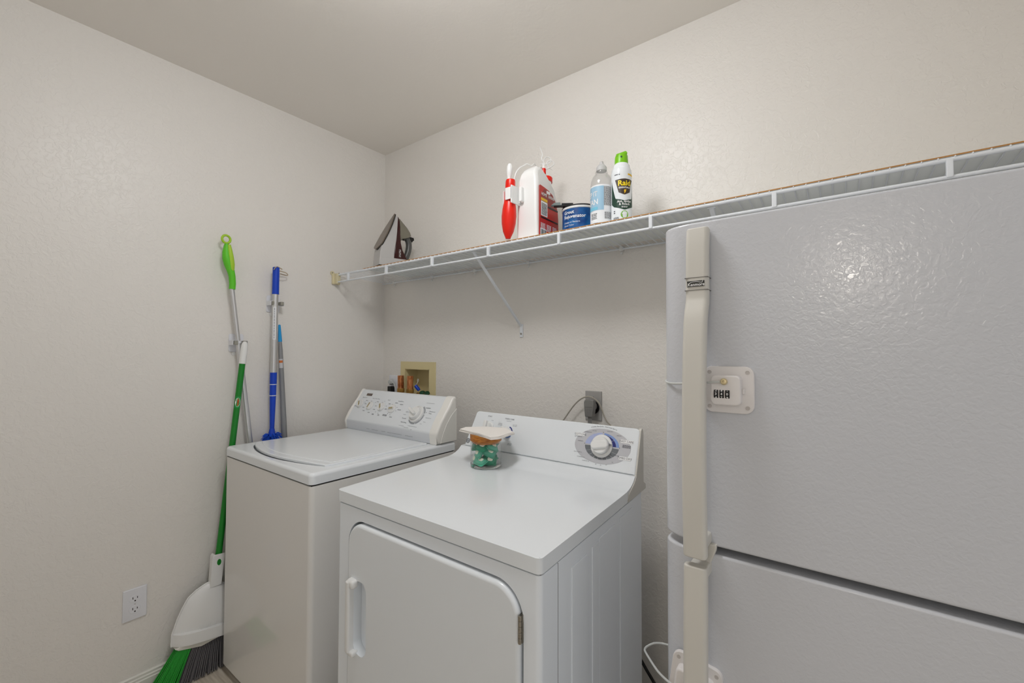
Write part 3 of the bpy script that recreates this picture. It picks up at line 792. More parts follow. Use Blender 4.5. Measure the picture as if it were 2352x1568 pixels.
while x < RX:
    b = NB()
    poly = [(-0.0045, 0), (0.0045, 0), (0.0055, 0.0)]
    bx(b, x-0.0055, x+0.0055, -0.3165, -0.3045, 1.651, 1.6885, 0.002, 2)
    fin('rail_tie', b, m_wire, sh)
    x += 0.3098
def brace(xt, xb):
    b = NB(); A = Vector((xt, -0.296, 1.684)); B = Vector((xb, -0.008, 1.408))
    d = (B-A).normalized(); Mb = axisM((A+B)/2, d, (1, 0, 0))
    obx(b, Mb, 0.012, 0.007, (B-A).length, 0.002, 2)
    bx(b, xt-0.011, xt+0.011, -0.302, -0.290, 1.6815, 1.6845, 0.001, 1)
    bx(b, xb-0.0085, xb+0.0085, -0.005, -0.0005, 1.357, 1.415, 0.003, 2)
    br = fin('support_brace', b, m_wire, sh)
    b = NB(); lathe(b, [(0.0045, 0), (0.0042, 0.0015), (0.002, 0.0025), (0.0001, 0.0026)], axisM((xb, -0.005, 1.372), (0, -1, 0)), 16); fin('screw', b, m_hinge, br)
brace(0.968, 0.989); brace(1.838, 1.858)
for x in (0.107, 0.416, 0.718, 1.032, 1.459, 1.75):
    b = NB(); bx(b, x-0.007, x+0.007, -0.017, -0.0005, 1.672, 1.690, 0.003, 2); lathe(b, [(0.004, 0), (0.0045, 0.004), (0.003, 0.008)], axisM((x, -0.008, 1.667), (0, -0.7, -0.7)), 10)
    fin('wall_clip', b, m_plast, sh)
b = NB(); bx(b, 0.0005, 0.013, -0.327, -0.285, 1.642, 1.700, 0.003, 2); bx(b, 0.0005, 0.036, -0.318, -0.296, 1.643, 1.697, 0.003, 2); lathe(b, [(0.011, 0), (0.011, 0.004)], axisM((0.0008, -0.324, 1.700), (1, 0, 0)), 16)
eb = fin('end_bracket', b, mat('yellowed_plastic', sg(222, 212, 176), 0.45), sh, label='cream wall bracket at the left end')
for y, z in ((-0.324, 1.700), (-0.291, 1.701)):
    b = NB(); lathe(b, [(0.0045, 0), (0.004, 0.002), (0.0001, 0.003)], axisM((0.0048 if y < -0.3 else 0.0125, y, z), (1, 0, 0)), 14); fin('screw', b, m_hinge, eb)

b = NB(); bx(b, 0.235, RX-0.006, -0.300, -0.004, 1.6985, 1.7015)
bmesh.ops.recalc_face_normals(b, faces=b.faces)
for f in b.faces: f.material_index = 0 if abs(f.normal.z) > 0.5 else 1
solo('shelf_board', b, [m_board, m_boarde], 'thin brown-edged hardboard panel lying on the white wire shelf', 'board', (1.45, -0.15, 1.70))
ZB = 1.7016

# ------------------------------------------------------------ steam iron standing on its heel
ir = thing('steam_iron', 'dark steam iron standing upright at the left end of the shelf', 'iron', (0.36, -0.2, ZB))
bd_ = Vector((0.276, 0.961, 0)).normalized(); sd_ = Vector((0.961, -0.276, 0)).normalized(); io = Vector((0.287, -0.262, ZB))
IM = Matrix((bd_, Vector((0, 0, 1)), sd_)).transposed().to_4x4(); IM.translation = io      # local (b, z, s)
def IP(bb, zz, ss): return IM @ Vector((bb, zz, ss))
sole0, sole1 = Vector((0.0, 0.098)), Vector((0.094, 0.292))
sdv = (sole1-sole0); SL = sdv.length; sdv.normalize(); snv = Vector((sdv.y, -sdv.x))     # towards the handle
def leaf(u, wmax):   # half width along the sole, u 0 heel .. 1 tip
    return wmax*(min(1, (u/0.10))**0.5 if u < 0.10 else 1)*max(0.0, 1-max(0, (u-0.30)/0.70)**1.9)
def slab(h0, h1, w0, w1, us=0.0, ue=1.0, n=24, name='', m=None, parent=ir):
    b = NB()
    rows = []
    for hh, ww in ((h0, w0), (h1, w1)):
        L = []
        for k in range(n+1):
            u = us + (ue-us)*k/n; p = sole0 + sdv*(u*SL) + snv*hh
            L.append((p, leaf(min(1, max(0.002, u)), ww)))
        rows.append([b.verts.new(IP(p.x, p.y, w)) for p, w in L] + [b.verts.new(IP(p.x, p.y, -w-1e-5)) for p, w in reversed(L)])
    a, c = rows; N = len(a)
    for k in range(N): b.faces.new((a[k], a[(k+1) % N], c[(k+1) % N], c[k]))
    b.faces.new(list(reversed(a))); b.faces.new(c)
    return fin(name, b, m, parent)
slab(0.0, 0.005, 0.055, 0.055, name='soleplate', m=m_iron_sole)
slab(0.005, 0.010, 0.050, 0.050, name='heat_skirt', m=m_black)
def secloft(name, secs, m, label=None, r=0.006):
    b = NB(); rings = []
    for z, b0, b1, hw in secs:
        rr_ = min(r, (b1-b0)*0.45, hw*0.9)
        rings.append([b.verts.new(IP(p[0], z, p[1])) for p in rrect(b0, b1, -hw, hw, rr_, 4)])
    for p, q in zip(rings, rings[1:]):
        for k in range(len(p)): b.faces.new((p[k], p[(k+1) % len(p)], q[(k+1) % len(q)], q[k]))
    b.faces.new(list(reversed(rings[0]))); b.faces.new(rings[-1])
    return fin(name, b, m, ir, angle=50, label=label)
secloft('lower_body', [(0.045, 0.004, 0.078, 0.046), (0.08, 0.006, 0.079, 0.047), (0.105, 0.012, 0.082, 0.048), (0.15, 0.034, 0.090, 0.045), (0.19, 0.054, 0.097, 0.036), (0.23, 0.073, 0.104, 0.024), (0.262, 0.088, 0.110, 0.012), (0.280, 0.096, 0.112, 0.004)], m_iron_w)
secloft('heel', [(0.0, 0.004, 0.146, 0.044), (0.012, 0.001, 0.150, 0.047), (0.046, 0.003, 0.150, 0.047), (0.054, 0.006, 0.144, 0.044)], m_iron_w)
b = NB(); prism(b, [(-0.002, 0.0), (0.05, 0.0), (0.047, 0.016), (-0.001, 0.014)], IM, -0.0485, 0.0485, 0.002, 1); fin('heel_foot', b, m_black, ir)
secloft('upper_body', [(0.052, 0.074, 0.148, 0.0435), (0.075, 0.077, 0.136, 0.0440), (0.10, 0.081, 0.122, 0.0435), (0.135, 0.087, 0.114, 0.0415), (0.18, 0.095, 0.114, 0.034), (0.22, 0.102, 0.117, 0.024), (0.255, 0.109, 0.119, 0.012), (0.275, 0.111, 0.115, 0.004)], m_iron_m, r=0.004)
secloft('water_tank', [(0.150, 0.110, 0.118, 0.020), (0.163, 0.110, 0.132, 0.026), (0.172, 0.111, 0.160, 0.027), (0.184, 0.112, 0.176, 0.026), (0.20, 0.113, 0.171, 0.025), (0.225, 0.115, 0.156, 0.020), (0.25, 0.117, 0.136, 0.012), (0.268, 0.117, 0.122, 0.004)], m_iron_t, label='smoked grey water tank')
b = NB(); pts = [IP(*p, 0) for p in ((0.142, 0.176), (0.156, 0.176), (0.168, 0.164), (0.173, 0.140), (0.170, 0.110), (0.160, 0.080), (0.147, 0.056), (0.138, 0.046))]
tube(b, spline(pts, 5), 0.0155, 16); fin('handle', b, m_iron_g, ir, angle=60)
b = NB(); Md = axisM(IP(0.174, 0.168, 0), (bd_ + Vector((0, 0, 0.35))), sd_); lathe(b, [(0.014, 0), (0.014, 0.014), (0.009, 0.016), (0.009, 0.024), (0.006, 0.026)], Md, 20); fin('steam_dial', b, m_black, ir)
b = NB(); dashes(b, IM @ Matrix(((0, -1, 0, 0.1045), (1, 0, 0, 0.082), (0, 0, 1, 0.0445), (0, 0, 0, 1))), 0.0, 0.0, 0.038, 0.003, 2); fin('lettering', b, m_iron_w, ir, smooth=False)

# ------------------------------------------------------------ insecticide jug with sprayer wand
jg = thing('spray_jug', 'large white jug with red label and red sprayer wand on the shelf', 'jug', (1.21, -0.2, ZB))
jp = [(-0.275, ZB), (-0.275, 1.92), (-0.270, 1.945), (-0.258, 1.963), (-0.240, 1.977), (-0.222, 1.982), (-0.203, 1.975), (-0.186, 1.957), (-0.166, 1.930), (-0.150, 1.905), (-0.138, 1.87), (-0.130, 1.83), (-0.128, 1.79), (-0.128, ZB)]
b = NB(); prism(b, jp, YZ, 1.158, 1.258, 0.016, 5, bevedges='caps')
for v in b.verts:
    if v.co.z > 1.885: v.co.x = 1.208 + (v.co.x-1.208)*(1-0.55*((v.co.z-1.885)/0.097)**1.4)
jb = fin('jug_body', b, m_jug, jg, angle=60)
b = NB(); prism(b, [(-0.268, 1.712), (-0.268, 1.89), (-0.262, 1.894), (-0.235, 1.892), (-0.205, 1.888), (-0.178, 1.878), (-0.155, 1.855), (-0.142, 1.825), (-0.137, 1.79), (-0.136, 1.712)], YZ, 1.2578, 1.2590)
lb = fin('front_label', b, m_redl, jb, label='red front label')
YZt = Matrix(((0, 0, 1, 1.2593), (1, 0, 0, 0), (0, 1, 0, 0), (0, 0, 0, 1)))
b = NB(); prism(b, [(-0.255, 1.860), (-0.235, 1.888), (-0.205, 1.885), (-0.180, 1.875), (-0.157, 1.853), (-0.145, 1.825), (-0.255, 1.825)], YZt, 0.0, 0.0002); fin('label_panel', b, m_redd, lb, label='maroon label panel')
b = NB(); add_text(b, 'HOME', 0.0155, YZt @ T(-0.238, 1.864, 0.0006), bold=0.0003, xs=0.85); add_text(b, 'DEFENSE', 0.0145, YZt @ T(-0.189, 1.864, 0.0006), bold=0.0003, xs=0.72)
dashes(b, YZt @ T(0, 0, 0.0005), -0.245, 1.757, 0.03, 0.0022, 5); dashes(b, YZt @ T(0, 0, 0.0005), -0.205, 1.757, 0.03, 0.0022, 6); dashes(b, YZt @ T(0, 0, 0.0005), -0.165, 1.757, 0.03, 0.0022, 6)
prism(b, rrect(-0.221, -0.196, 1.873, 1.884, 0.002, 2), YZt, 0.0003, 0.0005); prism(b, rrect(-0.258, -0.215, 1.785, 1.838, 0.001, 2), YZt, 0.0003, 0.0005); prism(b, rrect(-0.262, -0.222, 1.713, 1.738, 0.001, 2), YZt, 0.0003, 0.0005)
fin('label_print', b, m_printw, lb, smooth=False)
b = NB(); prism(b, rrect(-0.258, -0.215, 1.840, 1.850, 0.001, 2), YZt, 0.0003, 0.0005); lathe(b, [(0.0075, 0), (0.0075, 0.0006)], YZt @ T(-0.200, 1.726, 0), 16); fin('label_print', b, m_yel, lb, smooth=False)
b = NB(); dashes(b, YZt @ T(0, 0, 0.0007), -0.236, 1.830, 0.036, 0.002, 11)
for i, w in enumerate((0.002, 0.004, 0.0015, 0.003, 0.0015, 0.004, 0.002)): bx(b, 1.2598, 1.2601, -0.258+i*0.0052, -0.258+i*0.0052+w, 1.716, 1.735)
prism(b, rrect(-0.212, -0.142, 1.822, 1.828, 0.001, 2), YZt, 0.0003, 0.0006); prism(b, rrect(-0.258, -0.142, 1.776, 1.781, 0.001, 2), YZt, 0.0003, 0.0006); fin('label_print', b, m_black, lb, smooth=False)
b = NB(); lathe(b, [(0.019, 0), (0.018, 0.05)], axisM((1.208, -0.146, 1.905), (0, 0.15, 1)), 24); fin('spout_neck', b, m_jug, jb)
b = NB(); lathe(b, [(0.0215, 0), (0.0215, 0.016), (0.020, 0.0185), (0.0001, 0.019)], axisM((1.208, -0.139, 1.952), (0, 0.15, 1)), 24); fin('cap', b, m_red, jg, label='red screw cap')
b = NB(); tube(b, [(1.208, -0.146, 1.965), (1.207, -0.157, 1.982)], 0.006, 10); fin('hose_fitting', b, m_jug, jg)
b = NB(); lathe(b, [(0.0085, 0), (0.0092, 0.003), (0.0092, 0.018), (0.008, 0.021), (0.0001, 0.021)], T(1.207, -0.160, 1.978), 16); fin('hose_connector', b, m_red, jg, label='red hose connector')
hose = [(1.168, -0.300, 1.916), (1.176, -0.297, 1.945), (1.183, -0.285, 1.965), (1.192, -0.272, 1.976), (1.200, -0.262, 1.984), (1.206, -0.248, 1.981), (1.205, -0.236, 1.986), (1.205, -0.222, 1.996), (1.206, -0.208, 1.990), (1.207, -0.198, 1.979), (1.208, -0.190, 1.990), (1.208, -0.180, 1.999), (1.206, -0.170, 1.991), (1.203, -0.163, 1.986), (1.203, -0.160, 1.998), (1.205, -0.158, 2.03), (1.212, -0.148, 2.048), (1.222, -0.135, 2.044), (1.222, -0.135, 2.03), (1.208, -0.150, 2.018), (1.196, -0.165, 2.018)]
b = NB(); tube(b, spline(hose, 6), 0.0019, 8)
tube(b, spline([(1.207, -0.160, 1.997), (1.209, -0.160, 2.02), (1.203, -0.168, 2.035), (1.205, -0.166, 2.055), (1.200, -0.176, 2.078)], 6), 0.0019, 8)
tube(b, spline([(1.210, -0.158, 1.996), (1.220, -0.140, 2.006), (1.232, -0.125, 2.022), (1.226, -0.132, 2.036), (1.214, -0.146, 2.028), (1.216, -0.140, 2.010), (1.228, -0.128, 2.0)], 6), 0.0019, 8)
fin('hose', b, m_jug, jg)
# wand
A = Vector((1.1455, -0.304, 1.706)); Bp = Vector((1.1565, -0.304, 1.921)); ax = (Bp-A)
def wp(t): return A + ax*t
b = NB(); tube(b, [wp(t_) for t_ in (0, 0.02, 0.12, 0.25, 0.38, 0.5, 0.6, 0.66, 0.72, 0.9, 0.97, 1.0)], [0.0095, 0.0105, 0.0205, 0.0265, 0.0282, 0.0262, 0.0225, 0.0195, 0.0185, 0.0190, 0.0185, 0.0165], 24)
for v in b.verts:      # slimmer front to back so that it clears the jug
    v.co.y = -0.304 + (v.co.y+0.304)*0.92
wd = fin('wand_grip', b, m_red, jg, label='red wand grip', angle=60)
b = NB(); tube(b, [(1.1500, -0.304, 1.915), (1.1495, -0.304, 1.935), (1.1505, -0.304, 1.943), (1.1515, -0.304, 1.958), (1.1525, -0.304, 1.972), (1.1525, -0.304, 1.981)], [0.0065, 0.0068, 0.0092, 0.0108, 0.0098, 0.006], 16); fin('wand_nozzle', b, m_jug, jg, angle=60)
b = NB(); bx(b, 1.1500, 1.1790, -0.328, -0.3245, 1.842, 1.886, 0.0015, 2); bx(b, 1.1745, 1.1800, -0.328, -0.272, 1.828, 1.892, 0.0015, 2); bx(b, 1.184, 1.197, -0.292, -0.272, 1.838, 1.894, 0.004, 3); bx(b, 1.1785, 1.188, -0.284, -0.274, 1.836, 1.888, 0.001, 1); bx(b, 1.133, 1.137, -0.320, -0.290, 1.83, 1.88, 0.001, 1)
fin('wand_clip', b, m_jug, jg)

# ------------------------------------------------------------ tub, bottle, can
def bend_label(bm_, M4, R):
    """local (x, y, h) of a flat print wrapped on a cylinder of radius R about M4's axis (local z up, x=0 facing -y of M4)"""
    for v in bm_.verts:
        a = v.co.x/R; r_ = R + v.co.z
        v.co = M4 @ Vector((r_*math.sin(a), -r_*math.cos(a), v.co.y))
def cylprint(parts, M4, R):
    b = NB()
    for p in parts: p(b)
    bmesh.ops.subdivide_edges(b, edges=[e for e in b.edges if e.calc_length() > R*0.35], cuts=3)
    bmesh.ops.subdivide_edges(b, edges=[e for e in b.edges if e.calc_length() > R*0.25], cuts=2)
    bend_label(b, M4, R); return b
def cylpatch(a0, a1, z0, z1, M4, R, n=24, th=0.0003):
    b = NB(); g = []
    for k in range(n+1):
        a = math.radians(a0+(a1-a0)*k/n)
        g.append([b.verts.new(M4 @ Vector(((R+h_)*math.sin(a), -(R+h_)*math.cos(a), z))) for h_, z in ((0, z0), (th, z0), (th, z1), (0, z1))])
    for p, q in zip(g, g[1:]):
        for k in range(4): b.faces.new((p[k], p[(k+1) % 4], q[(k+1) % 4], q[k]))
    b.faces.new(g[0]); b.faces.new(list(reversed(g[-1])))
    return b
tb = thing('grout_tub', 'short round blue tub with black lid on the shelf beside the jug', 'tub', (1.351, -0.135, ZB))
TR = 0.0655; MT = T(1.351, -0.135, ZB)
b = NB(); lathe(b, [(TR-0.004, 0), (TR-0.003, 0.004), (TR-0.001, 0.105), (TR+0.0015, 0.106), (TR+0.0015, 0.1125), (TR, 0.113)], MT, 48); fin('tub_body', b, m_plast, tb)
MTr = MT @ Matrix.Rotation(math.radians(37), 4, 'Z')
fin('blue_label', cylpatch(-160, 150, 0.006, 0.1045, MTr, TR-0.0008, 60), m_tubblue, tb)
b = NB(); lathe(b, [(TR+0.001, 0.1135), (TR+0.001, 0.117), (TR-0.002, 0.119), (0.0001, 0.119)], MT, 48); fin('lid', b, m_black, tb)
def tx(s, size, x, y, bold=0.0, al='CENTER', xs=1.0, h=0.0006):
    return lambda b: add_text(b, s, size, T(x, y, h), bold=bold, align=al, xs=xs)
fin('lettering', cylprint([tx('Grout', 0.0175, -0.054, 0.091, 0.0003, 'LEFT'), tx('Rejuvenator', 0.0175, -0.054, 0.075, 0.0003, 'LEFT'), tx('Change or Restore', 0.0085, -0.054, 0.055, 0.0, 'LEFT'), tx('Grout Color', 0.0085, -0.054, 0.044, 0.0, 'LEFT')], MT @ Matrix.Rotation(math.radians(18), 4, 'Z'), TR), m_printw, tb, smooth=False)
t2 = thing('foam_brush', 'black handled brush with grey tip resting on the rim of the blue tub', 'brush', (1.315, -0.17, ZB+0.1215))
Mtl = axisM((1.300, -0.196, ZB+0.1265), (0, 0, 1), (0.83, 0.55, 0.02)) 
b = NB(); obx(b, Mtl @ T(0.028, 0, -0.001), 0.042, 0.018, 0.013, 0.002, 2); obx(b, Mtl @ T(0.004, 0, -0.004), 0.05, 0.015, 0.006, 0.002, 2); obx(b, Mtl @ T(0.075, 0, -0.004), 0.06, 0.012, 0.006, 0.002, 2); fin('brush_handle', b, m_black, t2)
b = NB(); prism(b, [(-0.032, -0.003), (-0.020, 0.0075), (0.002, 0.0085), (0.005, -0.003)], Mtl @ Matrix.Rotation(math.radians(90), 4, 'X'), -0.009, 0.009, 0.002, 2); fin('brush_tip', b, mat('grey_foam', sg(122, 132, 130), 0.8), t2, label='grey tip')

bt = thing('plastic_bottle', 'clear plastic bottle with pale blue label between tub and spray can', 'bottle', (1.4685, -0.2, ZB))
BR = 0.0375; MB_ = T(1.4685, -0.2, ZB)
outer = [(0.030, 0.0), (0.036, 0.004), (BR, 0.012), (BR, 0.155), (0.0355, 0.172), (0.030, 0.186), (0.022, 0.196), (0.0175, 0.199), (0.0215, 0.201), (0.0215, 0.203), (0.0165, 0.205), (0.0165, 0.214)]
inner = [(0.0155, 0.214), (0.0155, 0.203), (0.0165, 0.199), (0.021, 0.1945), (0.029, 0.1845), (0.0345, 0.171), (0.0365, 0.154), (0.0365, 0.013), (0.035, 0.006), (0.0001, 0.004)]
b = NB(); lathe(b, [(0.0001, 0.0)] + outer + inner, MB_, 40, cap=False); fin('bottle_body', b, m_clear, bt, angle=60)
b = NB(); lathe(b, [(0.0178, 0.208), (0.0180, 0.219), (0.0165, 0.222), (0.010, 0.230), (0.0065, 0.232), (0.006, 0.240), (0.0001, 0.241)], MB_, 28); fin('cap', b, m_frost, bt, label='clear push cap')
fin('white_label', cylpatch(-110, 110, 0.022, 0.150, MB_ @ Matrix.Rotation(math.radians(22), 4, 'Z'), BR, 40), m_label, bt)
MBl = MB_ @ Matrix.Rotation(math.radians(-16), 4, 'Z')
b1 = cylpatch(-70, 53, 0.064, 0.145, MBl, BR+0.0003, 30); fin('blue_panel', b1, m_lblue, bt)
b1 = cylpatch(-62, 22, 0.066, 0.076, MBl, BR+0.0006, 30); fin('aqua_band', b1, m_lblue2, bt)
fin('lettering', cylprint([tx('KEEP IT', 0.024, -0.018, 0.119, 0.0004, xs=0.8), tx('CLEAN', 0.026, -0.018, 0.092, 0.0004, xs=0.85)], MBl, BR+0.0006), m_printw, bt, smooth=False)
MBr = MB_ @ Matrix.Rotation(math.radians(60), 4, 'Z')
b = cylprint([lambda b: dashes(b, T(0, 0, 0.0005), 0.0, 0.142, 0.030, 0.0017, 19), lambda b: dashes(b, T(0, 0, 0.0005), 0.0, 0.056, 0.026, 0.0017, 7), lambda b: dashes(b, T(0, 0, 0.0005), -0.05, 0.053, 0.024, 0.0024, 2), lambda b: dashes(b, T(0, 0, 0.0005), -0.05, 0.043, 0.024, 0.0017, 3)], MBr, BR+0.0004)
fin('fine_print', b, m_gray, bt, smooth=False)

cn = thing('spray_can', 'tall white aerosol can with green cap, rightmost on the shelf', 'spray can', (1.540, -0.2, ZB))
CR = 0.0335; MC = T(1.540, -0.2, ZB)
b = NB(); lathe(b, [(CR-0.003, 0), (CR, 0.003), (CR, 0.178), (CR-0.002, 0.190), (CR-0.004, 0.195), (CR-0.005, 0.1955), (CR-0.006, 0.199), (0.0265, 0.206), (0.021, 0.213), (0.0195, 0.214)], MC, 44); fin('can_body', b, m_enamel, cn, angle=60)
b = NB()
prof = [(0.0218, 0.211), (0.0218, 0.222), (0.0208, 0.234), (0.0175, 0.241), (0.0001, 0.2425)]
lathe(b, prof, MC, 28)
for v in b.verts:
    l = v.co - Vector((1.540, -0.2, ZB))
    if l.z > 0.23: v.co.z += 0.006*(l.x*0.3 + 0.02)/0.02*0.6 - 0.05*max(0, -l.y*0.5 + l.x*0.2)*0.6
cp = fin('cap', b, m_cangreen, cn, label='bright green spray cap')
b = NB(); prism(b, [(-0.019, 0.242), (0.013, 0.252), (0.019, 0.244), (0.000, 0.236), (-0.008, 0.228), (-0.018, 0.236)], MC @ Matrix.Rotation(math.radians(30), 4, 'Z') @ Matrix(((1, 0, 0, 0), (0, 0, -1, 0), (0, 1, 0, 0), (0, 0, 0, 1))), -0.010, 0.0165, 0.0025, 2); fin('trigger_flap', b, m_cangreen, cp)
b = NB(); lathe(b, [(0.003, 0), (0.003, 0.002)], axisM(MC @ Vector((0.008, -0.0185, 0.230)), (0.4, -0.9, 0.1)), 10); fin('nozzle_opening', b, m_dkgreen, cp)
MCf = MC @ Matrix.Rotation(math.radians(40), 4, 'Z')
def poly(pts, h0=0.0002, h1=0.0005): return lambda b: prism(b, pts, I4, h0, h1)
def dens(pts, n=6):
    out = []
    for i, p in enumerate(pts):
        q = pts[(i+1) % len(pts)]
        for k in range(n): out.append((p[0]+(q[0]-p[0])*k/n, p[1]+(q[1]-p[1])*k/n))
    return out
def strip(f0, f1, x0, x1, n=40):   # wrapped band between two height curves
    def go(b):
        g = []
        for k in range(n+1):
            x = x0+(x1-x0)*k/n
            g.append([b.verts.new((x, y, h)) for y, h in ((f0(x), 0), (f0(x), 0.0004), (f1(x), 0.0004), (f1(x), 0))])
        for p, q in zip(g, g[1:]):
            for k in range(4): b.faces.new((p[k], p[(k+1) % 4], q[(k+1) % 4], q[k]))
    return go
def bendonly(fs, M4, R):
    b = NB()
    for f in fs: f(b)
    bend_label(b, M4, R); return b
vlo = lambda x: 0.0515 + max(0, abs(x)-0.002)*0.36 if abs(x) < 0.036 else 0.064 + (abs(x)-0.036)*0.9
vhi = lambda x: 0.082 + max(0, abs(x)-0.002)*0.28 if abs(x) < 0.030 else 0.090 + (abs(x)-0.030)*3.4
fin('green_band', bendonly([strip(vlo, vhi, -0.048, 0.048)], MCf, CR), m_dkgreen, cn)
sw = lambda z: (0.0325 if z > 0.150 else 0.0325*(0.62+0.38*(z-0.108)/0.042))
def shieldf(b):
    n = 14; g = []
    for k in range(n+1):
        u = k/n*2-1
        ztop = 0.153 - 0.002*abs(u)
        xw_t, xw_b = 0.031, 0.019
        zb = 0.1005 + 0.0085*abs(u)**1.2
        g.append([b.verts.new((u*xw_b, zb, 0.0001)), b.verts.new((u*xw_b, zb, 0.0006)), b.verts.new((u*xw_t, ztop, 0.0006)), b.verts.new((u*xw_t, ztop, 0.0001))])
    for p, q in zip(g, g[1:]):
        for k in range(4): b.faces.new((p[k], p[(k+1) % 4], q[(k+1) % 4], q[k]))
fin('brand_shield', bendonly([shieldf], MCf, CR), m_shield, cn)
fin('lettering', cylprint([tx('Raid', 0.0245, 0.0, 0.138, 0.0006, h=0.0009)], MCf, CR), m_yelb, cn, smooth=False)
fin('lettering', bendonly([lambda b: prism(b, [(-0.001, 0.117), (0.006, 0.117), (0.003, 0.111), (0.005, 0.111), (-0.002, 0.103), (0.0, 0.110), (-0.002, 0.110)], I4, 0.0007, 0.0010), strip(lambda x: 0.1655-0.04*(x-0.014), lambda x: 0.171-0.04*(x-0.014), 0.012, 0.040, 10)], MCf, CR), m_yel, cn, smooth=False)
fin('lettering', cylprint([tx('ESSENTIALS', 0.0072, 0.0, 0.1235, 0.0002, h=0.0009), tx('Ant, Spider', 0.0105, 0.0, 0.079, 0.0002, h=0.0009), tx('& Roach', 0.0105, 0.0, 0.070, 0.0002, h=0.0009), lambda b: dashes(b, T(0, 0, 0.0007), 0, 0.062, 0.02, 0.0014, 2)], MCf, CR), m_printw, cn, smooth=False)
fin('safe_badge', bendonly([lambda b: prism(b, ell(0, 0.036, 0.0125, 0.0125, 30), I4, 0.0001, 0.0006)], MCf, CR), m_safe, cn)
fin('lettering', cylprint([tx('SAFE', 0.0088, 0.0, 0.0385, 0.0003, h=0.0009), lambda b: dashes(b, T(0, 0, 0.0007), 0, 0.0325, 0.014, 0.0012, 2)], MCf, CR), m_printw, cn, smooth=False)
fin('fine_print', cylprint([lambda b: dashes(b, T(0, 0, 0.0005), -0.024, 0.168, 0.018, 0.0024, 1), lambda b: dashes(b, T(0, 0, 0.0005), -0.028, 0.028, 0.02, 0.0012, 4), lambda b: dashes(b, T(0, 0, 0.0005), -0.034, 0.049, 0.006, 0.003, 2)], MCf, CR), m_print, cn, smooth=False)

# ------------------------------------------------------------ jar of detergent pods on the dryer
JX, JY, JZ = 1.153, -0.432, 0.9065
jr = thing('glass_jar', 'round glass jar with wooden lid standing on the dryer', 'jar', (JX, JY, JZ))
MJ = T(JX, JY, JZ)
b = NB(); lathe(b, [(0.0525, 0.0115), (0.0525, 0.086), (0.0515, 0.0875), (0.0495, 0.086), (0.0495, 0.0115)], MJ, 56, cap=False); fin('jar_body', b, m_glass, jr, angle=50)
b = NB(); lathe(b, [(0.0001, 0), (0.047, 0.0), (0.0515, 0.004), (0.0525, 0.0112), (0.0001, 0.0113)], MJ, 56, cap=False); fin('jar_base', b, m_glassb, jr, angle=50, label='thick glass base')
b = NB(); lathe(b, [(0.0001, 0.0805), (0.0475, 0.0805), (0.0475, 0.0878), (0.0530, 0.0880), (0.0535, 0.090), (0.0535, 0.1085), (0.0525, 0.1100), (0.0001, 0.1102)], MJ, 56); fin('lid', b, m_wood, jr, label='wooden lid')
# folded dryer sheets on the lid
rnd = random.Random(3)
b = NB()
base = [(1.056, -0.462), (1.040, -0.420), (1.090, -0.366), (1.170, -0.338), (1.243, -0.388), (1.238, -0.470), (1.226, -0.494), (1.14, -0.478)]
for L in range(5):
    poly_ = []
    for (x, y) in base:
        x2 = JX + (x-JX)*(1-0.012*L) + rnd.uniform(-0.002, 0.002); y2 = JY + (y-JY)*(1-0.012*L) + rnd.uniform(-0.002, 0.002)
        poly_.append((x2, y2))
    z0 = JZ+0.1105+L*0.0016
    prism(b, poly_, T(0, 0, 0), z0, z0+0.0013)
bmesh.ops.subdivide_edges(b, edges=[e for e in b.edges if e.calc_length() > 0.02], cuts=2)
for v in b.verts:
    d = max(0, math.hypot(v.co.x-JX, v.co.y-JY)-0.054)
    if v.co.x > JX: v.co.z -= d*0.10 if v.co.y < -0.43 else d*0.02
solo('dryer_sheets', b, m_sheet, 'small stack of folded white dryer sheets lying on the jar lid', 'dryer sheets', (JX, JY, JZ+0.1105), angle=20)
# pods
def pod_blob(sx, sy, sz, n=14, bulge=0.0):
    b = NB(); rings = []
    for i in range(n+1):
        ph = math.pi*i/n
        L = []
        for k in range(24):
            th = 2*math.pi*k/24
            ex = lambda v, p: math.copysign(abs(v)**p, v)
            x = sx*ex(math.cos(th), 0.7)*math.sin(ph)**0.8 if 0 < i < n else 0
            y = sy*ex(math.sin(th), 0.7)*math.sin(ph)**0.8 if 0 < i < n else 0
            L.append(b.verts.new((x, y, sz*math.cos(ph))))
        rings.append(L)
    for p, q in zip(rings, rings[1:]):
        for k in range(24): b.faces.new((p[k], p[(k+1) % 24], q[(k+1) % 24], q[k]))
    bmesh.ops.remove_doubles(b, verts=b.verts, dist=1e-6)
    return b
def make_pod(m, name='detergent_pod'):
    ORG_ = Vector((0, 0, 0))
    p = thing(name, 'x', 'detergent pod', (0, 0, 0), 'detergent pods in the glass jar')
    b = pod_blob(0.019, 0.0155, 0.0095)
    prism(b, rrect(-0.0215, 0.0215, -0.018, 0.018, 0.006, 4), I4, -0.0006, 0.0006)
    g = fin('gel_chamber', b, m, p, angle=60)
    b = pod_blob(0.0085, 0.0068, 0.0045); bmesh.ops.translate(b, verts=b.verts, vec=(0.003, 0, 0.0075))
    fin('powder_chamber', b, m_powder, p, angle=60)
    return p
P1 = make_pod(m_pod); P2 = make_pod(m_pod2)
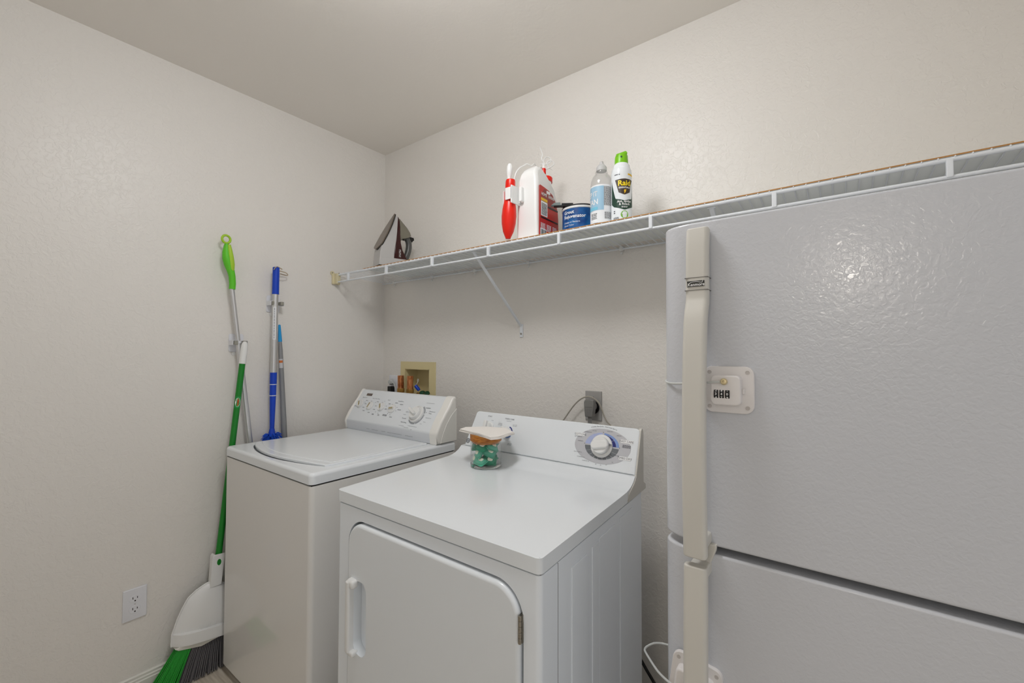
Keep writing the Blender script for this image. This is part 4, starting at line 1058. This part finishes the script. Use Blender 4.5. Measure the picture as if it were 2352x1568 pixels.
podspec = [  # x, y, z offset, rx, ry, rz, kind, label
    (-0.024, -0.020, 0.026, 70, 10, -40, 1, 'green detergent pod at the bottom left of the glass jar'),
    (0.006, -0.031, 0.022, 24, 5, -10, 1, 'pale green detergent pod at the bottom front of the glass jar'),
    (0.026, -0.010, 0.027, 60, 0, 25, 0, 'green detergent pod at the bottom right of the glass jar'),
    (0.0, 0.024, 0.024, 10, 15, 0, 0, 'green detergent pod at the bottom back of the glass jar'),
    (-0.008, -0.026, 0.047, 66, -8, -25, 1, 'green detergent pod with white end, middle of the jar front'),
    (0.022, -0.008, 0.052, 40, 24, 30, 1, 'pale green detergent pod, middle right of the glass jar'),
    (-0.022, 0.012, 0.050, 20, -25, 60, 0, 'dark green detergent pod, middle back of the glass jar'),
    (-0.023, -0.012, 0.068, 40, -10, 20, 0, 'dark green detergent pod at the top left of the glass jar'),
    (0.006, -0.026, 0.069, 28, 8, 0, 0, 'green detergent pod under the front of the wooden lid'),
    (0.027, -0.002, 0.070, 35, 20, 65, 1, 'pale green detergent pod at the top right of the glass jar'),
    (0.002, 0.026, 0.067, 15, 0, 10, 0, 'green detergent pod at the top back of the glass jar'),
]
used = {0: False, 1: False}
for (x, y, z, rx, ry, rz, kd, lab) in podspec:
    src = (P1, P2)[kd]
    if not used[kd]: o = src; used[kd] = True
    else: o = copy_tree(src)
    o.scale = (1.1, 1.1, 1.1); o.location = (JX+x, JY+y, JZ+z); o.rotation_euler = tuple(math.radians(a) for a in (rx, ry, rz)); o['label'] = lab

# ------------------------------------------------------------ outlets and water valve box
def duplex(name, label, M4, plugged=False):
    t = thing(name, label, 'outlet', M4.translation)
    b = NB(); prism(b, rrect(-0.035, 0.035, -0.057, 0.057, 0.002, 2), M4, 0.0004, 0.006, 0.003, 3, bevedges='top'); pl = fin('cover_plate', b, m_outlet, t)
    b = NB(); lathe(b, [(0.0028, 0), (0.0026, 0.0008), (0.0001, 0.001)], M4 @ T(0, 0, 0.006), 12); fin('screw', b, m_alu, pl)
    for s in (0.0195, -0.0195):
        b = NB(); prism(b, [(x, y) for x, y in ell(0, s, 0.0172, 0.0145, 32)], M4, 0.0055, 0.0072, 0.0006, 1, bevedges='top'); rc = fin('receptacle', b, m_outlet, t)
        b = NB(); bxl = [(-0.0075, 0.0015), (0.0055, 0.0015)]
        for xx, hh in ((-0.0065, 0.0045), (0.0065, 0.0038)):
            prism(b, [(xx-0.0011, s+0.003-hh+0.001), (xx+0.0011, s+0.003-hh+0.001), (xx+0.0011, s+0.003+hh), (xx-0.0011, s+0.003+hh)], M4, 0.0070, 0.0074)
        prism(b, ell(0, s-0.007, 0.0025, 0.0025, 12), M4, 0.0070, 0.0074)
        fin('slots', b, m_slot, rc, smooth=False)
    return t
ML = Matrix(((0, 0, 1, 0), (1, 0, 0, -1.0935), (0, 1, 0, 0.350), (0, 0, 0, 1)))
duplex('wall_outlet', 'white duplex outlet on the left wall near the floor', ML)
MB2 = Matrix(((1, 0, 0, 0.100), (0, 0, -1, 0), (0, 1, 0, 1.102), (0, 0, 0, 1)))
duplex('wall_outlet', 'white duplex outlet on the back wall behind the washing machine', MB2)
t = thing('power_plug', 'light grey plug and cord in the outlet behind the washing machine', 'plug', (0.1, -0.008, 1.122))
b = NB(); lathe(b, [(0.015, 0), (0.016, 0.004), (0.016, 0.018), (0.012, 0.024), (0.0001, 0.025)], axisM((0.100, -0.0075, 1.1225), (0, -1, 0)), 8); bx(b, 0.098, 0.122, -0.030, -0.016, 1.113, 1.129, 0.004, 2); fin('plug_body', b, m_cordw, t, angle=20)
b = NB(); tube(b, spline([(0.118, -0.023, 1.121), (0.134, -0.025, 1.115), (0.148, -0.028, 1.095), (0.156, -0.03, 1.065), (0.160, -0.032, 1.03), (0.160, -0.034, 0.96), (0.158, -0.04, 0.86)], 6), 0.0042, 10); fin('cord', b, m_cordw, t)
t = thing('power_plug', 'small black plug in the outlet behind the washing machine', 'plug', (0.1, -0.008, 1.08))
b = NB(); bx(b, 0.083, 0.117, -0.032, -0.0075, 1.065, 1.0985, 0.003, 2); fin('plug_body', b, m_black, t)
b = NB(); tube(b, [(0.1, -0.03, 1.066), (0.1, -0.034, 1.0), (0.1, -0.04, 0.9)], 0.003, 8); fin('cord', b, m_black, t)

t = thing('dryer_outlet', 'grey power outlet on the back wall above the dryer', 'outlet', (1.339, 0, 1.083))
MG = Matrix(((1, 0, 0, 1.339), (0, 0, -1, 0), (0, 1, 0, 1.083), (0, 0, 0, 1)))
b = NB(); prism(b, rrect(-0.035, 0.035, -0.057, 0.057, 0.0015, 2), MG, 0.0004, 0.0065, 0.003, 1, bevedges='top'); pl = fin('cover_plate', b, m_gplate, t, angle=20)
b = NB(); lathe(b, [(0.0033, 0), (0.003, 0.001), (0.0001, 0.0015)], MG @ T(0, 0.033, 0.0065), 12); fin('screw', b, m_chrome, pl)
b = NB(); lathe(b, [(0.0265, 0), (0.0265, 0.005), (0.0001, 0.0052)], MG @ T(0, -0.006, 0.0062), 32); fin('receptacle', b, m_black, t)
t = thing('dryer_plug', 'large grey plug with hanging cord in the outlet above the dryer', 'plug', (1.335, -0.012, 1.08))
b = NB()
prof = [(-0.0205, 0.022), (-0.017, 0.030), (-0.008, 0.034), (0.008, 0.034), (0.017, 0.030), (0.0205, 0.022), (0.0195, 0.0), (0.0155, -0.033), (-0.0155, -0.033), (-0.0195, 0.0)]
Mp = Matrix(((1, 0, 0, 1.3435), (0, 0, -1, 0), (0, 1, 0, 1.078), (0, 0, 0, 1)))
prism(b, prof, Mp, 0.030, 0.056, 0.004, 3, bevedges='caps'); prism(b, ell(0, 0.004, 0.015, 0.015, 20), Mp, 0.0115, 0.032)
for k in range(4): prism(b, [(-0.012+k*0.0065, -0.026), (-0.0105+k*0.0065, -0.026), (-0.0105+k*0.0065, -0.003), (-0.012+k*0.0065, -0.003)], Mp, 0.055, 0.0575)
prism(b, [(-0.014, 0.005), (0.014, 0.005), (0.014, 0.0065), (-0.014, 0.0065)], Mp, 0.055, 0.0575)
fin('plug_body', b, m_plug, t, angle=30)
b = NB()
for dx in (-0.0052, 0, 0.0052): tube(b, spline([(1.3435+dx, -0.045, 1.046), (1.3445+dx, -0.046, 1.02), (1.345+dx, -0.05, 0.96), (1.345+dx, -0.06, 0.80), (1.345+dx, -0.08, 0.5)], 4), 0.0034, 8)
fin('cord', b, m_plug, t)
b = NB(); tube(b, spline([(1.16, -0.045, 0.93), (1.190, -0.04, 0.978), (1.225, -0.035, 1.023), (1.248, -0.033, 1.056), (1.272, -0.033, 1.085), (1.297, -0.034, 1.107), (1.320, -0.036, 1.118), (1.342, -0.037, 1.120), (1.362, -0.036, 1.112), (1.378, -0.034, 1.096), (1.389, -0.032, 1.072), (1.397, -0.03, 1.05), (1.409, -0.03, 1.030), (1.425, -0.03, 1.015), (1.45, -0.035, 0.985), (1.47, -0.04, 0.94)], 6), 0.0028, 8)
solo('electric_cable', b, m_cordg, 'thin beige grey cord draped over the large plug above the dryer', 'cord', (1.339, -0.035, 1.12))

vb = thing('valve_box', 'beige recessed water valve box in the wall above the washing machine', 'valve box', (0.30, 0, 1.1))
b = NB()
prism(b, [(0.164, 0.965), (0.4425, 0.965), (0.4425, 1.238), (0.164, 1.238), (0.164, 0.9651), (0.198, 0.992), (0.198, 1.1995), (0.396, 1.1995), (0.396, 0.992), (0.1981, 0.992)], FX, 0.0003, 0.005)
fin('flange', b, m_box, vb)
b = NB()
for args in ((0.1975, 0.3965, 0.085, 0.0915, 0.9905, 1.1995), (0.1975, 0.2005, -0.004, 0.0915, 0.9905, 1.1995), (0.3935, 0.3965, -0.004, 0.0915, 0.9905, 1.1995), (0.1975, 0.3965, -0.004, 0.0915, 1.1965, 1.1995), (0.1975, 0.3965, -0.004, 0.0915, 0.9905, 0.9935)): bx(b, *args)
fin('recess', b, m_box, vb)
for x0, x1, z1 in ((0.2075, 0.2095, 1.163), (0.286, 0.286, 1.163)):
    b = NB(); tube(b, [(x1+0.002, -0.040, 1.094), (x0+0.002, -0.040, z1-0.001), (x0+0.002, -0.040, z1)], [0.0165, 0.0165, 0.0155], 20)
    cpv = fin('copper_riser', b, m_copper, vb, label='copper water hammer pipe')
    b = NB(); lathe(b, [(0.0185, 0), (0.0195, 0.002), (0.0195, 0.018), (0.0185, 0.020)], T(x1+0.002, -0.040, 1.074), 6); lathe(b, [(0.0165, 0), (0.0165, 0.03), (0.0165, 0.0305)], T(x1+0.002, -0.040, 1.045), 16); tube(b, [(x1+0.002, -0.040, 1.05), (x1+0.012, 0.0, 1.035), (x1+0.018, 0.05, 1.03)], 0.012, 12)
    fin('brass_nut', b, m_brass, cpv, angle=25)
b = NB(); tube(b, [(0.318, -0.030, 1.113), (0.330, -0.024, 1.098), (0.337, -0.02, 1.088)], [0.0085, 0.0095, 0.008], 14); fin('blue_valve_tip', b, m_blue, vb, label='blue handle tip')
b = NB(); tube(b, spline([(0.322, -0.028, 1.118), (0.331, -0.026, 1.130), (0.338, -0.026, 1.142), (0.334, -0.026, 1.149), (0.329, -0.026, 1.142), (0.334, -0.026, 1.132)], 6), 0.0012, 6); fin('tag_string', b, m_plast, vb)
b = NB()
lathe(b, [(0.014, 0), (0.016, 0.01), (0.012, 0.022), (0.006, 0.026)], T(0.325, -0.005, 1.050), 12); lathe(b, [(0.016, 0), (0.019, 0.012), (0.013, 0.026), (0.005, 0.03)], T(0.362, 0.0, 1.050), 12); tube(b, [(0.30, 0.0, 1.062), (0.385, 0.01, 1.062)], 0.012, 12)
fin('brass_valve', b, m_brass, vb)
for x in (0.350, 0.387):
    b = NB(); lathe(b, [(0.006, 0), (0.015, 0.003), (0.016, 0.008), (0.013, 0.012), (0.004, 0.014)], axisM((x, -0.008, 1.070), (0.2, -0.5, 0.85)), 10); fin('valve_handle', b, m_valveg, vb)

b = NB(); tube(b, spline([(1.50, -0.09, 0.36), (1.545, -0.1, 0.28), (1.575, -0.1, 0.236), (1.60, -0.1, 0.205), (1.63, -0.1, 0.165), (1.68, -0.11, 0.09), (1.74, -0.12, 0.02), (1.86, -0.13, 0.006)], 6), 0.0052, 10)
solo('electric_cable', b, m_black, 'black cord hanging to the floor between dryer and refrigerator', 'cord', (1.6, -0.1, 0.2))

# ------------------------------------------------------------ cleaning tools on the left wall
def holder(yc, zc, label):
    t = thing('broom_holder', label, 'broom holder', (0, yc, zc), 'white wall-mounted broom holders')
    b = NB(); prism(b, rrect(yc-0.029, yc+0.029, zc-0.039, zc+0.039, 0.008, 4), Matrix(((0, 0, 1, 0), (1, 0, 0, 0), (0, 1, 0, 0), (0, 0, 0, 1))), 0.0005, 0.006, 0.002, 2, bevedges='top')
    bx(b, 0.006, 0.050, yc-0.030, yc-0.027, zc-0.010, zc+0.010, 0.001, 1); bx(b, 0.006, 0.050, yc+0.027, yc+0.030, zc-0.010, zc+0.010, 0.001, 1)
    bx(b, 0.030, 0.050, yc-0.030, yc-0.012, zc+0.0085, zc+0.0105, 0.0005, 1); bx(b, 0.030, 0.052, yc-0.030, yc+0.030, zc-0.012, zc-0.0095, 0.0008, 1) if False else None
    fin('back_plate', b, m_outlet, t)
    for s in (-1, 1):
        b = NB(); bx(b, 0.030, 0.057, min(yc+s*0.0265, yc+s*0.0105), max(yc+s*0.0265, yc+s*0.0105), zc-0.0085, zc+0.0085, 0.003, 2)
        fin('rubber_grip', b, m_grip, t)
    b = NB(); lathe(b, [(0.0085, 0), (0.008, 0.0025), (0.0001, 0.003)], axisM((0.0005, yc-0.008, zc-0.047), (1, 0, 0)), 20); fin('adhesive_tab', b, m_frost if False else m_plast, t)
holder(-0.770, 1.328, 'white broom holder gripping the silver pole with the lime handle')
holder(-0.618, 1.512, 'white broom holder gripping the silver pole with the blue handle')

def lerp(a, b, t): return Vector(a).lerp(Vector(b), t)
# mop pole with lime handle
A = Vector((0.045, -0.8330, 1.785)); Bt = Vector((0.040, -0.7215, 0.894))
dirv = (Bt-A).normalized()
mp = thing('cleaning_pole', 'silver pole with lime green loop handle leaning on the left wall', 'pole', (0.037, -0.62, 0.04))
def at_z(z, A=A, B=Bt):
    t = (z-A.z)/(B.z-A.z); return A + (B-A)*t
b = NB(); tube(b, [at_z(1.56), at_z(1.335)], 0.0088, 16); tube(b, [at_z(1.336), at_z(1.332), at_z(0.12)], [0.0105, 0.0112, 0.0112], 16); fin('pole', b, m_alu, mp)
b = NB(); lathe(b, [(0.0125, -0.004), (0.0125, 0.006)], axisM(at_z(1.332), dirv), 16); fin('collar', b, m_outlet, mp)
hz = [(1.745, 0.0085), (1.735, 0.0105), (1.71, 0.0145), (1.685, 0.0175), (1.66, 0.0175), (1.63, 0.0140), (1.61, 0.0128), (1.58, 0.0125), (1.556, 0.0122)]
hp_ = [at_z(z) + Vector((0, 0.006*math.sin((1.745-z)/0.19*math.pi*2)*-1, 0)) for z, _ in hz]
b = NB(); tube(b, hp_, [r_ for _, r_ in hz], 20); hd = fin('handle', b, m_lime, mp, label='lime green grip', angle=60)
b = NB(); cz = at_z(1.765)
tube(b, [cz + Vector((0, 0.0155*math.cos(a), 0.0165*math.sin(a))) for a in [2*math.pi*k/24 for k in range(24)]], 0.0048, 10, closed=True); fin('hanging_loop', b, m_lime2, hd)
b = NB(); tube(b, [at_z(z) + Vector((0.008, 0.006, 0)) for z in (1.742, 1.72, 1.69, 1.66, 1.64, 1.63)], [0.006, 0.009, 0.0115, 0.012, 0.009, 0.004], 14); fin('grip_inlay', b, m_lime2, hd, label='yellow green inlay')
b = NB(); tube(b, [at_z(0.125), at_z(0.02), at_z(0.005)], [0.0125, 0.0125, 0.009], 14); fin('end_cap', b, m_lime, mp)

# broom with dustpan
A = Vector((0.066, -0.7590, 1.330)); Bt = Vector((0.056, -0.8405, 0.445))
bz = lambda z: at_z(z, A, Bt)
dv = (Bt-A).normalized()
br = thing('broom', 'green handled broom with white grip leaning beside the washing machine', 'broom', (0.052, -0.875, 0.0))
b = NB(); tube(b, [bz(1.24), bz(0.17)], 0.0118, 18); fin('pole', b, m_green, br, label='green pole')
b = NB(); tube(b, [bz(z) for z in (1.333, 1.329, 1.318, 1.29, 1.26, 1.238)], [0.004, 0.009, 0.0128, 0.0138, 0.0132, 0.0135], 18); fin('grip', b, m_plast, br, label='white dimpled grip')
b = NB(); cM = axisM(bz(1.105), -dv, (-0.1, 1, 0))
t_ = cylpatch(-35, 75, -0.024, 0.024, axisM(bz(1.075), -dv, (0.55, 0.83, 0)), 0.0119, 14); lbl = fin('label', t_, mat('green_sticker', sg(30, 150, 70), 0.35), br)
b = NB(); MLb = axisM(bz(1.075), -dv, (0.55, 0.83, 0))
q = NB(); prism(q, ell(0.003, 0.0, 0.0095, 0.0185, 24), I4, 0.0002, 0.0006); bend_label(q, MLb, 0.0119); merge(b, q); fin('label_oval', b, m_printw, lbl)
q = text_bm('LIBMAN', 0.0085, bold=0.0002); bmesh.ops.transform(q, matrix=T(0.004, 0, 0.0009) @ Matrix.Rotation(math.radians(-90), 4, 'Z'), verts=q.verts); bend_label(q, MLb, 0.0119); fin('lettering', q, m_red, lbl, smooth=False)
b = NB(); prism(b, [(-0.985, 0.150), (-0.975, 0.141), (-0.90, 0.120), (-0.76, 0.135), (-0.745, 0.150), (-0.76, 0.172), (-0.83, 0.20), (-0.87, 0.20)], Matrix(((0, 0, 1, 0), (1, 0, 0, 0), (0, 1, 0, 0), (0, 0, 0, 1))), 0.034, 0.078, 0.006, 2, bevedges='caps')
fin('broom_head', b, mat('broom_cap', sg(222, 220, 210), 0.4), br)
rb = random.Random(5)
def bristles(name, n, y0, y1, Y0, Y1, m):
    b = NB()
    for i in range(n):
        u = (i+0.5)/n; ya = y0+(y1-y0)*u; yb = Y0+(Y1-Y0)*u + rb.uniform(-0.003, 0.003)
        for xo in (-0.016, -0.006, 0.006, 0.016):
            xa = 0.056+xo*0.8; xb = 0.062+xo*1.4+rb.uniform(-0.002, 0.002)
            z1 = 0.150 if ya < -0.9 else 0.145
            tube(b, [(xa, ya, z1), ((xa+xb)/2, (ya+yb)/2-0.002, 0.075), (xb, yb, 0.004+rb.uniform(0, 0.004))], [0.0022, 0.0026, 0.0030], 5)
    return fin(name, b, m, br)
bristles('bristles', 15, -0.972, -0.925, -1.072, -0.985, m_bristg)['label'] = 'green outer bristles'
bristles('bristles', 26, -0.922, -0.775, -0.98, -0.755, m_bristk)['label'] = 'grey inner bristles'
dp = thing('dustpan', 'white dustpan clipped upright on the green broom handle', 'dustpan', (0.06, -0.86, 0.12))
# pan shell: rows from the top shoulder to the mouth
rows = [(0.345, 0.020, 0.012), (0.340, 0.034, 0.013), (0.325, 0.062, 0.018), (0.300, 0.088, 0.023), (0.270, 0.106, 0.027), (0.235, 0.122, 0.029), (0.205, 0.132, 0.030), (0.184, 0.139, 0.0270)]
b = NB(); cy = lambda z: -0.852 - (z-0.2)*0.01; nu = 20; grid = []
for z, w, dpth in rows:
    tilt = lambda u: (-0.020*u if z < 0.30 else -0.02*u*(0.4+0.6*(0.345-z)/0.045))
    L = []
    for k in range(nu+1):
        u = -1 + 2*k/nu
        L.append(Vector((0.052 + dpth*(1-abs(u)**3.2), cy(z)+w*u, z + tilt(u) + 0.000)))
    grid.append(L)
# flat lip band at the mouth
for z, w, xo in ((0.180, 0.140, 0.0885), (0.150, 0.142, 0.0895), (0.136, 0.141, 0.088)):
    grid.append([Vector((0.054 + (xo-0.054)*(1-abs(-1+2*k/nu)**6), cy(z)+w*(-1+2*k/nu), z - 0.022*(-1+2*k/nu)*1.0)) for k in range(nu+1)])
for L in grid:
    for v in L: v.x = min(v.x, 0.0985)
V1 = [[b.verts.new(v) for v in L] for L in grid]
for p, q in zip(V1, V1[1:]):
    for k in range(nu): b.faces.new((p[k], p[k+1], q[k+1], q[k]))
bmesh.ops.recalc_face_normals(b, faces=b.faces)
g = bmesh.ops.solidify(b, geom=b.faces[:], thickness=0.0025)
pn = fin('pan', b, m_plast, dp, angle=50)
b = NB(); tube(b, [v + Vector((0.001, 0, 0)) for v in [L[0] for L in grid]], 0.003, 8); tube(b, [L[-1] + Vector((0.001, 0, 0)) for L in grid], 0.003, 8); tube(b, [v + Vector((0.0015, 0, 0)) for v in grid[0]], 0.003, 8)
fin('rim', b, m_plast, dp, angle=60)
b = NB()
Mn = Matrix(((0, 0, 1, 0), (1, 0, 0, 0), (0, 1, 0, 0), (0, 0, 0, 1)))
prism(b, [(-0.872, 0.335), (-0.866, 0.455), (-0.861, 0.462), (-0.822, 0.458), (-0.820, 0.450), (-0.832, 0.335)], Mn, 0.0665, 0.0715, 0.002, 2, bevedges='caps')
prism(b, [(-0.872, 0.335), (-0.866, 0.455), (-0.861, 0.462), (-0.857, 0.462), (-0.862, 0.335)], Mn, 0.045, 0.0690, 0.001, 1, bevedges='caps')
fin('clip_handle', b, m_plast, dp, angle=50)
b = NB(); prism(b, ell(-0.8425, 0.428, 0.0075, 0.0125, 24), Mn, 0.0712, 0.0722); fin('clip_opening', b, m_green, dp, label='green pole showing through the oval opening')
b = NB(); q = text_bm('LIBMAN', 0.026, ext=0.0006); bmesh.ops.transform(q, matrix=Matrix(((0, 0, 1, 0.0818), (1, 0, 0, -0.862), (0, 1, 0, 0.196), (0, 0, 0, 1))) @ Matrix.Rotation(math.radians(-3), 4, 'Z'), verts=q.verts)
for v in q.verts: v.co.x = 0.0524 + (v.co.x-0.0818) + (0.0285+0.0005)*(1-min(1, abs((v.co.y+0.852)/0.135))**3.2)
merge(b, q); fin('embossed_lettering', b, m_plast, pn, smooth=False)

# blue duster
A = Vector((0.048, -0.6265, 1.680)); Bt = Vector((0.045, -0.6320, 0.90)); bl = lambda z: at_z(z, A, Bt)
du = thing('duster', 'blue telescopic duster with silver pole clipped on the left wall', 'duster', (0.045, -0.63, 0.84))
b = NB(); tube(b, [bl(1.558), bl(1.195)], 0.0128, 18); fin('pole', b, m_alu, du)
b = NB(); tube(b, [bl(1.678), bl(1.676), bl(1.56), bl(1.553)], [0.010, 0.0142, 0.0148, 0.0152], 20); fin('handle', b, m_blue, du)
b = NB(); t_ = cylpatch(20, 80, -0.075, 0.075, T(bl(1.42).x, bl(1.42).y, 1.42) @ Matrix.Rotation(math.radians(10), 4, 'Z'), 0.0129, 10); lbl = fin('sticker', t_, m_label, du)
q = NB(); dashes(q, Matrix.Rotation(math.radians(90), 4, 'Z') @ T(0, -0.011, 0.0006), 0, 0, 0.14, 0.003, 1); bend_label(q, T(bl(1.42).x, bl(1.42).y, 1.42) @ Matrix.Rotation(math.radians(10), 4, 'Z'), 0.0129); fin('print', q, m_grayring, lbl, smooth=False)
b = NB(); tube(b, [bl(1.195), bl(1.142)], 0.0145, 18); tube(b, [bl(1.140), bl(1.092)], 0.0137, 18); tube(b, [bl(1.089), bl(1.085), bl(0.94)], [0.013, 0.013, 0.0095], 18); tube(b, [bl(0.94), bl(0.92), bl(0.905)], [0.0105, 0.014, 0.017], 18); fin('blue_sleeve', b, m_blue, du)
b = NB()
for z in (1.141, 1.0905): tube(b, [bl(z+0.0016), bl(z-0.0016)], 0.0149, 18)
fin('sleeve_ring', b, m_outlet, du)
b = NB(); rb = random.Random(9); c0 = bl(0.912)
for i in range(420):
    a = rb.uniform(0, 2*math.pi); el = rb.uniform(-1.2, 0.35); L = rb.uniform(0.026, 0.036)
    d = Vector((math.cos(a)*math.cos(el)*0.75, math.sin(a)*math.cos(el), math.sin(el)))
    p0 = c0 + Vector((0, 0, -0.004)) + d*0.010; p1 = p0 + d*L*0.55 + Vector((0, 0, 0.004)); p2 = p0 + d*L + Vector((0, 0, -0.010))
    if p2.x < 0.008: p2.x = 0.008
    if p2.x > 0.098: p2.x = 0.098
    tube(b, [p0, p1, p2], [0.0012, 0.001, 0.0007], 4)
fin('duster_head', b, m_bluef, du, label='fluffy blue head')
b = NB()
tube(b, spline([(0.058, -0.640, 1.664), (0.064, -0.638, 1.672), (0.058, -0.626, 1.679), (0.048, -0.612, 1.678), (0.040, -0.596, 1.674)], 6), 0.0021, 8)
tube(b, spline([(0.056, -0.640, 1.664), (0.05, -0.63, 1.663), (0.042, -0.612, 1.664), (0.036, -0.594, 1.664), (0.030, -0.575, 1.662), (0.028, -0.566, 1.657), (0.030, -0.566, 1.651), (0.036, -0.578, 1.649), (0.044, -0.606, 1.651)], 6), 0.0021, 8)
solo('metal_hook', b, m_bronze, 'bent metal hook at the top of the blue duster handle', 'hook', (0.045, -0.61, 1.665))
# grey pole
A = Vector((0.046, -0.6070, 1.415)); Bt = Vector((0.046, -0.5770, 0.90)); gl = lambda z: at_z(z, A, Bt)
gp = thing('grey_pole', 'grey pole with sky blue tip leaning behind the blue duster', 'pole', (0.046, -0.53, 0.0))
b = NB(); tube(b, [gl(1.337), gl(1.30), gl(0.96), gl(0.004)], [0.0072, 0.0095, 0.0125, 0.0125], 16); fin('pole', b, m_polegray, gp)
b = NB(); tube(b, [gl(1.415), gl(1.412), gl(1.336)], [0.003, 0.0052, 0.0085], 16); fin('tip', b, m_skyb, gp, label='sky blue tip')
b = cylpatch(0, 90, -0.02, 0.022, axisM(gl(1.235), (A-Bt), (1, 0.3, 0)), 0.0112, 10); lbl = fin('label', b, m_grayl, gp)
b = cylpatch(5, 85, 0.004, 0.015, axisM(gl(1.235), (A-Bt), (1, 0.3, 0)), 0.0115, 10); fin('label_print', b, mat('orange_print', sg(200, 110, 50), 0.5), lbl)
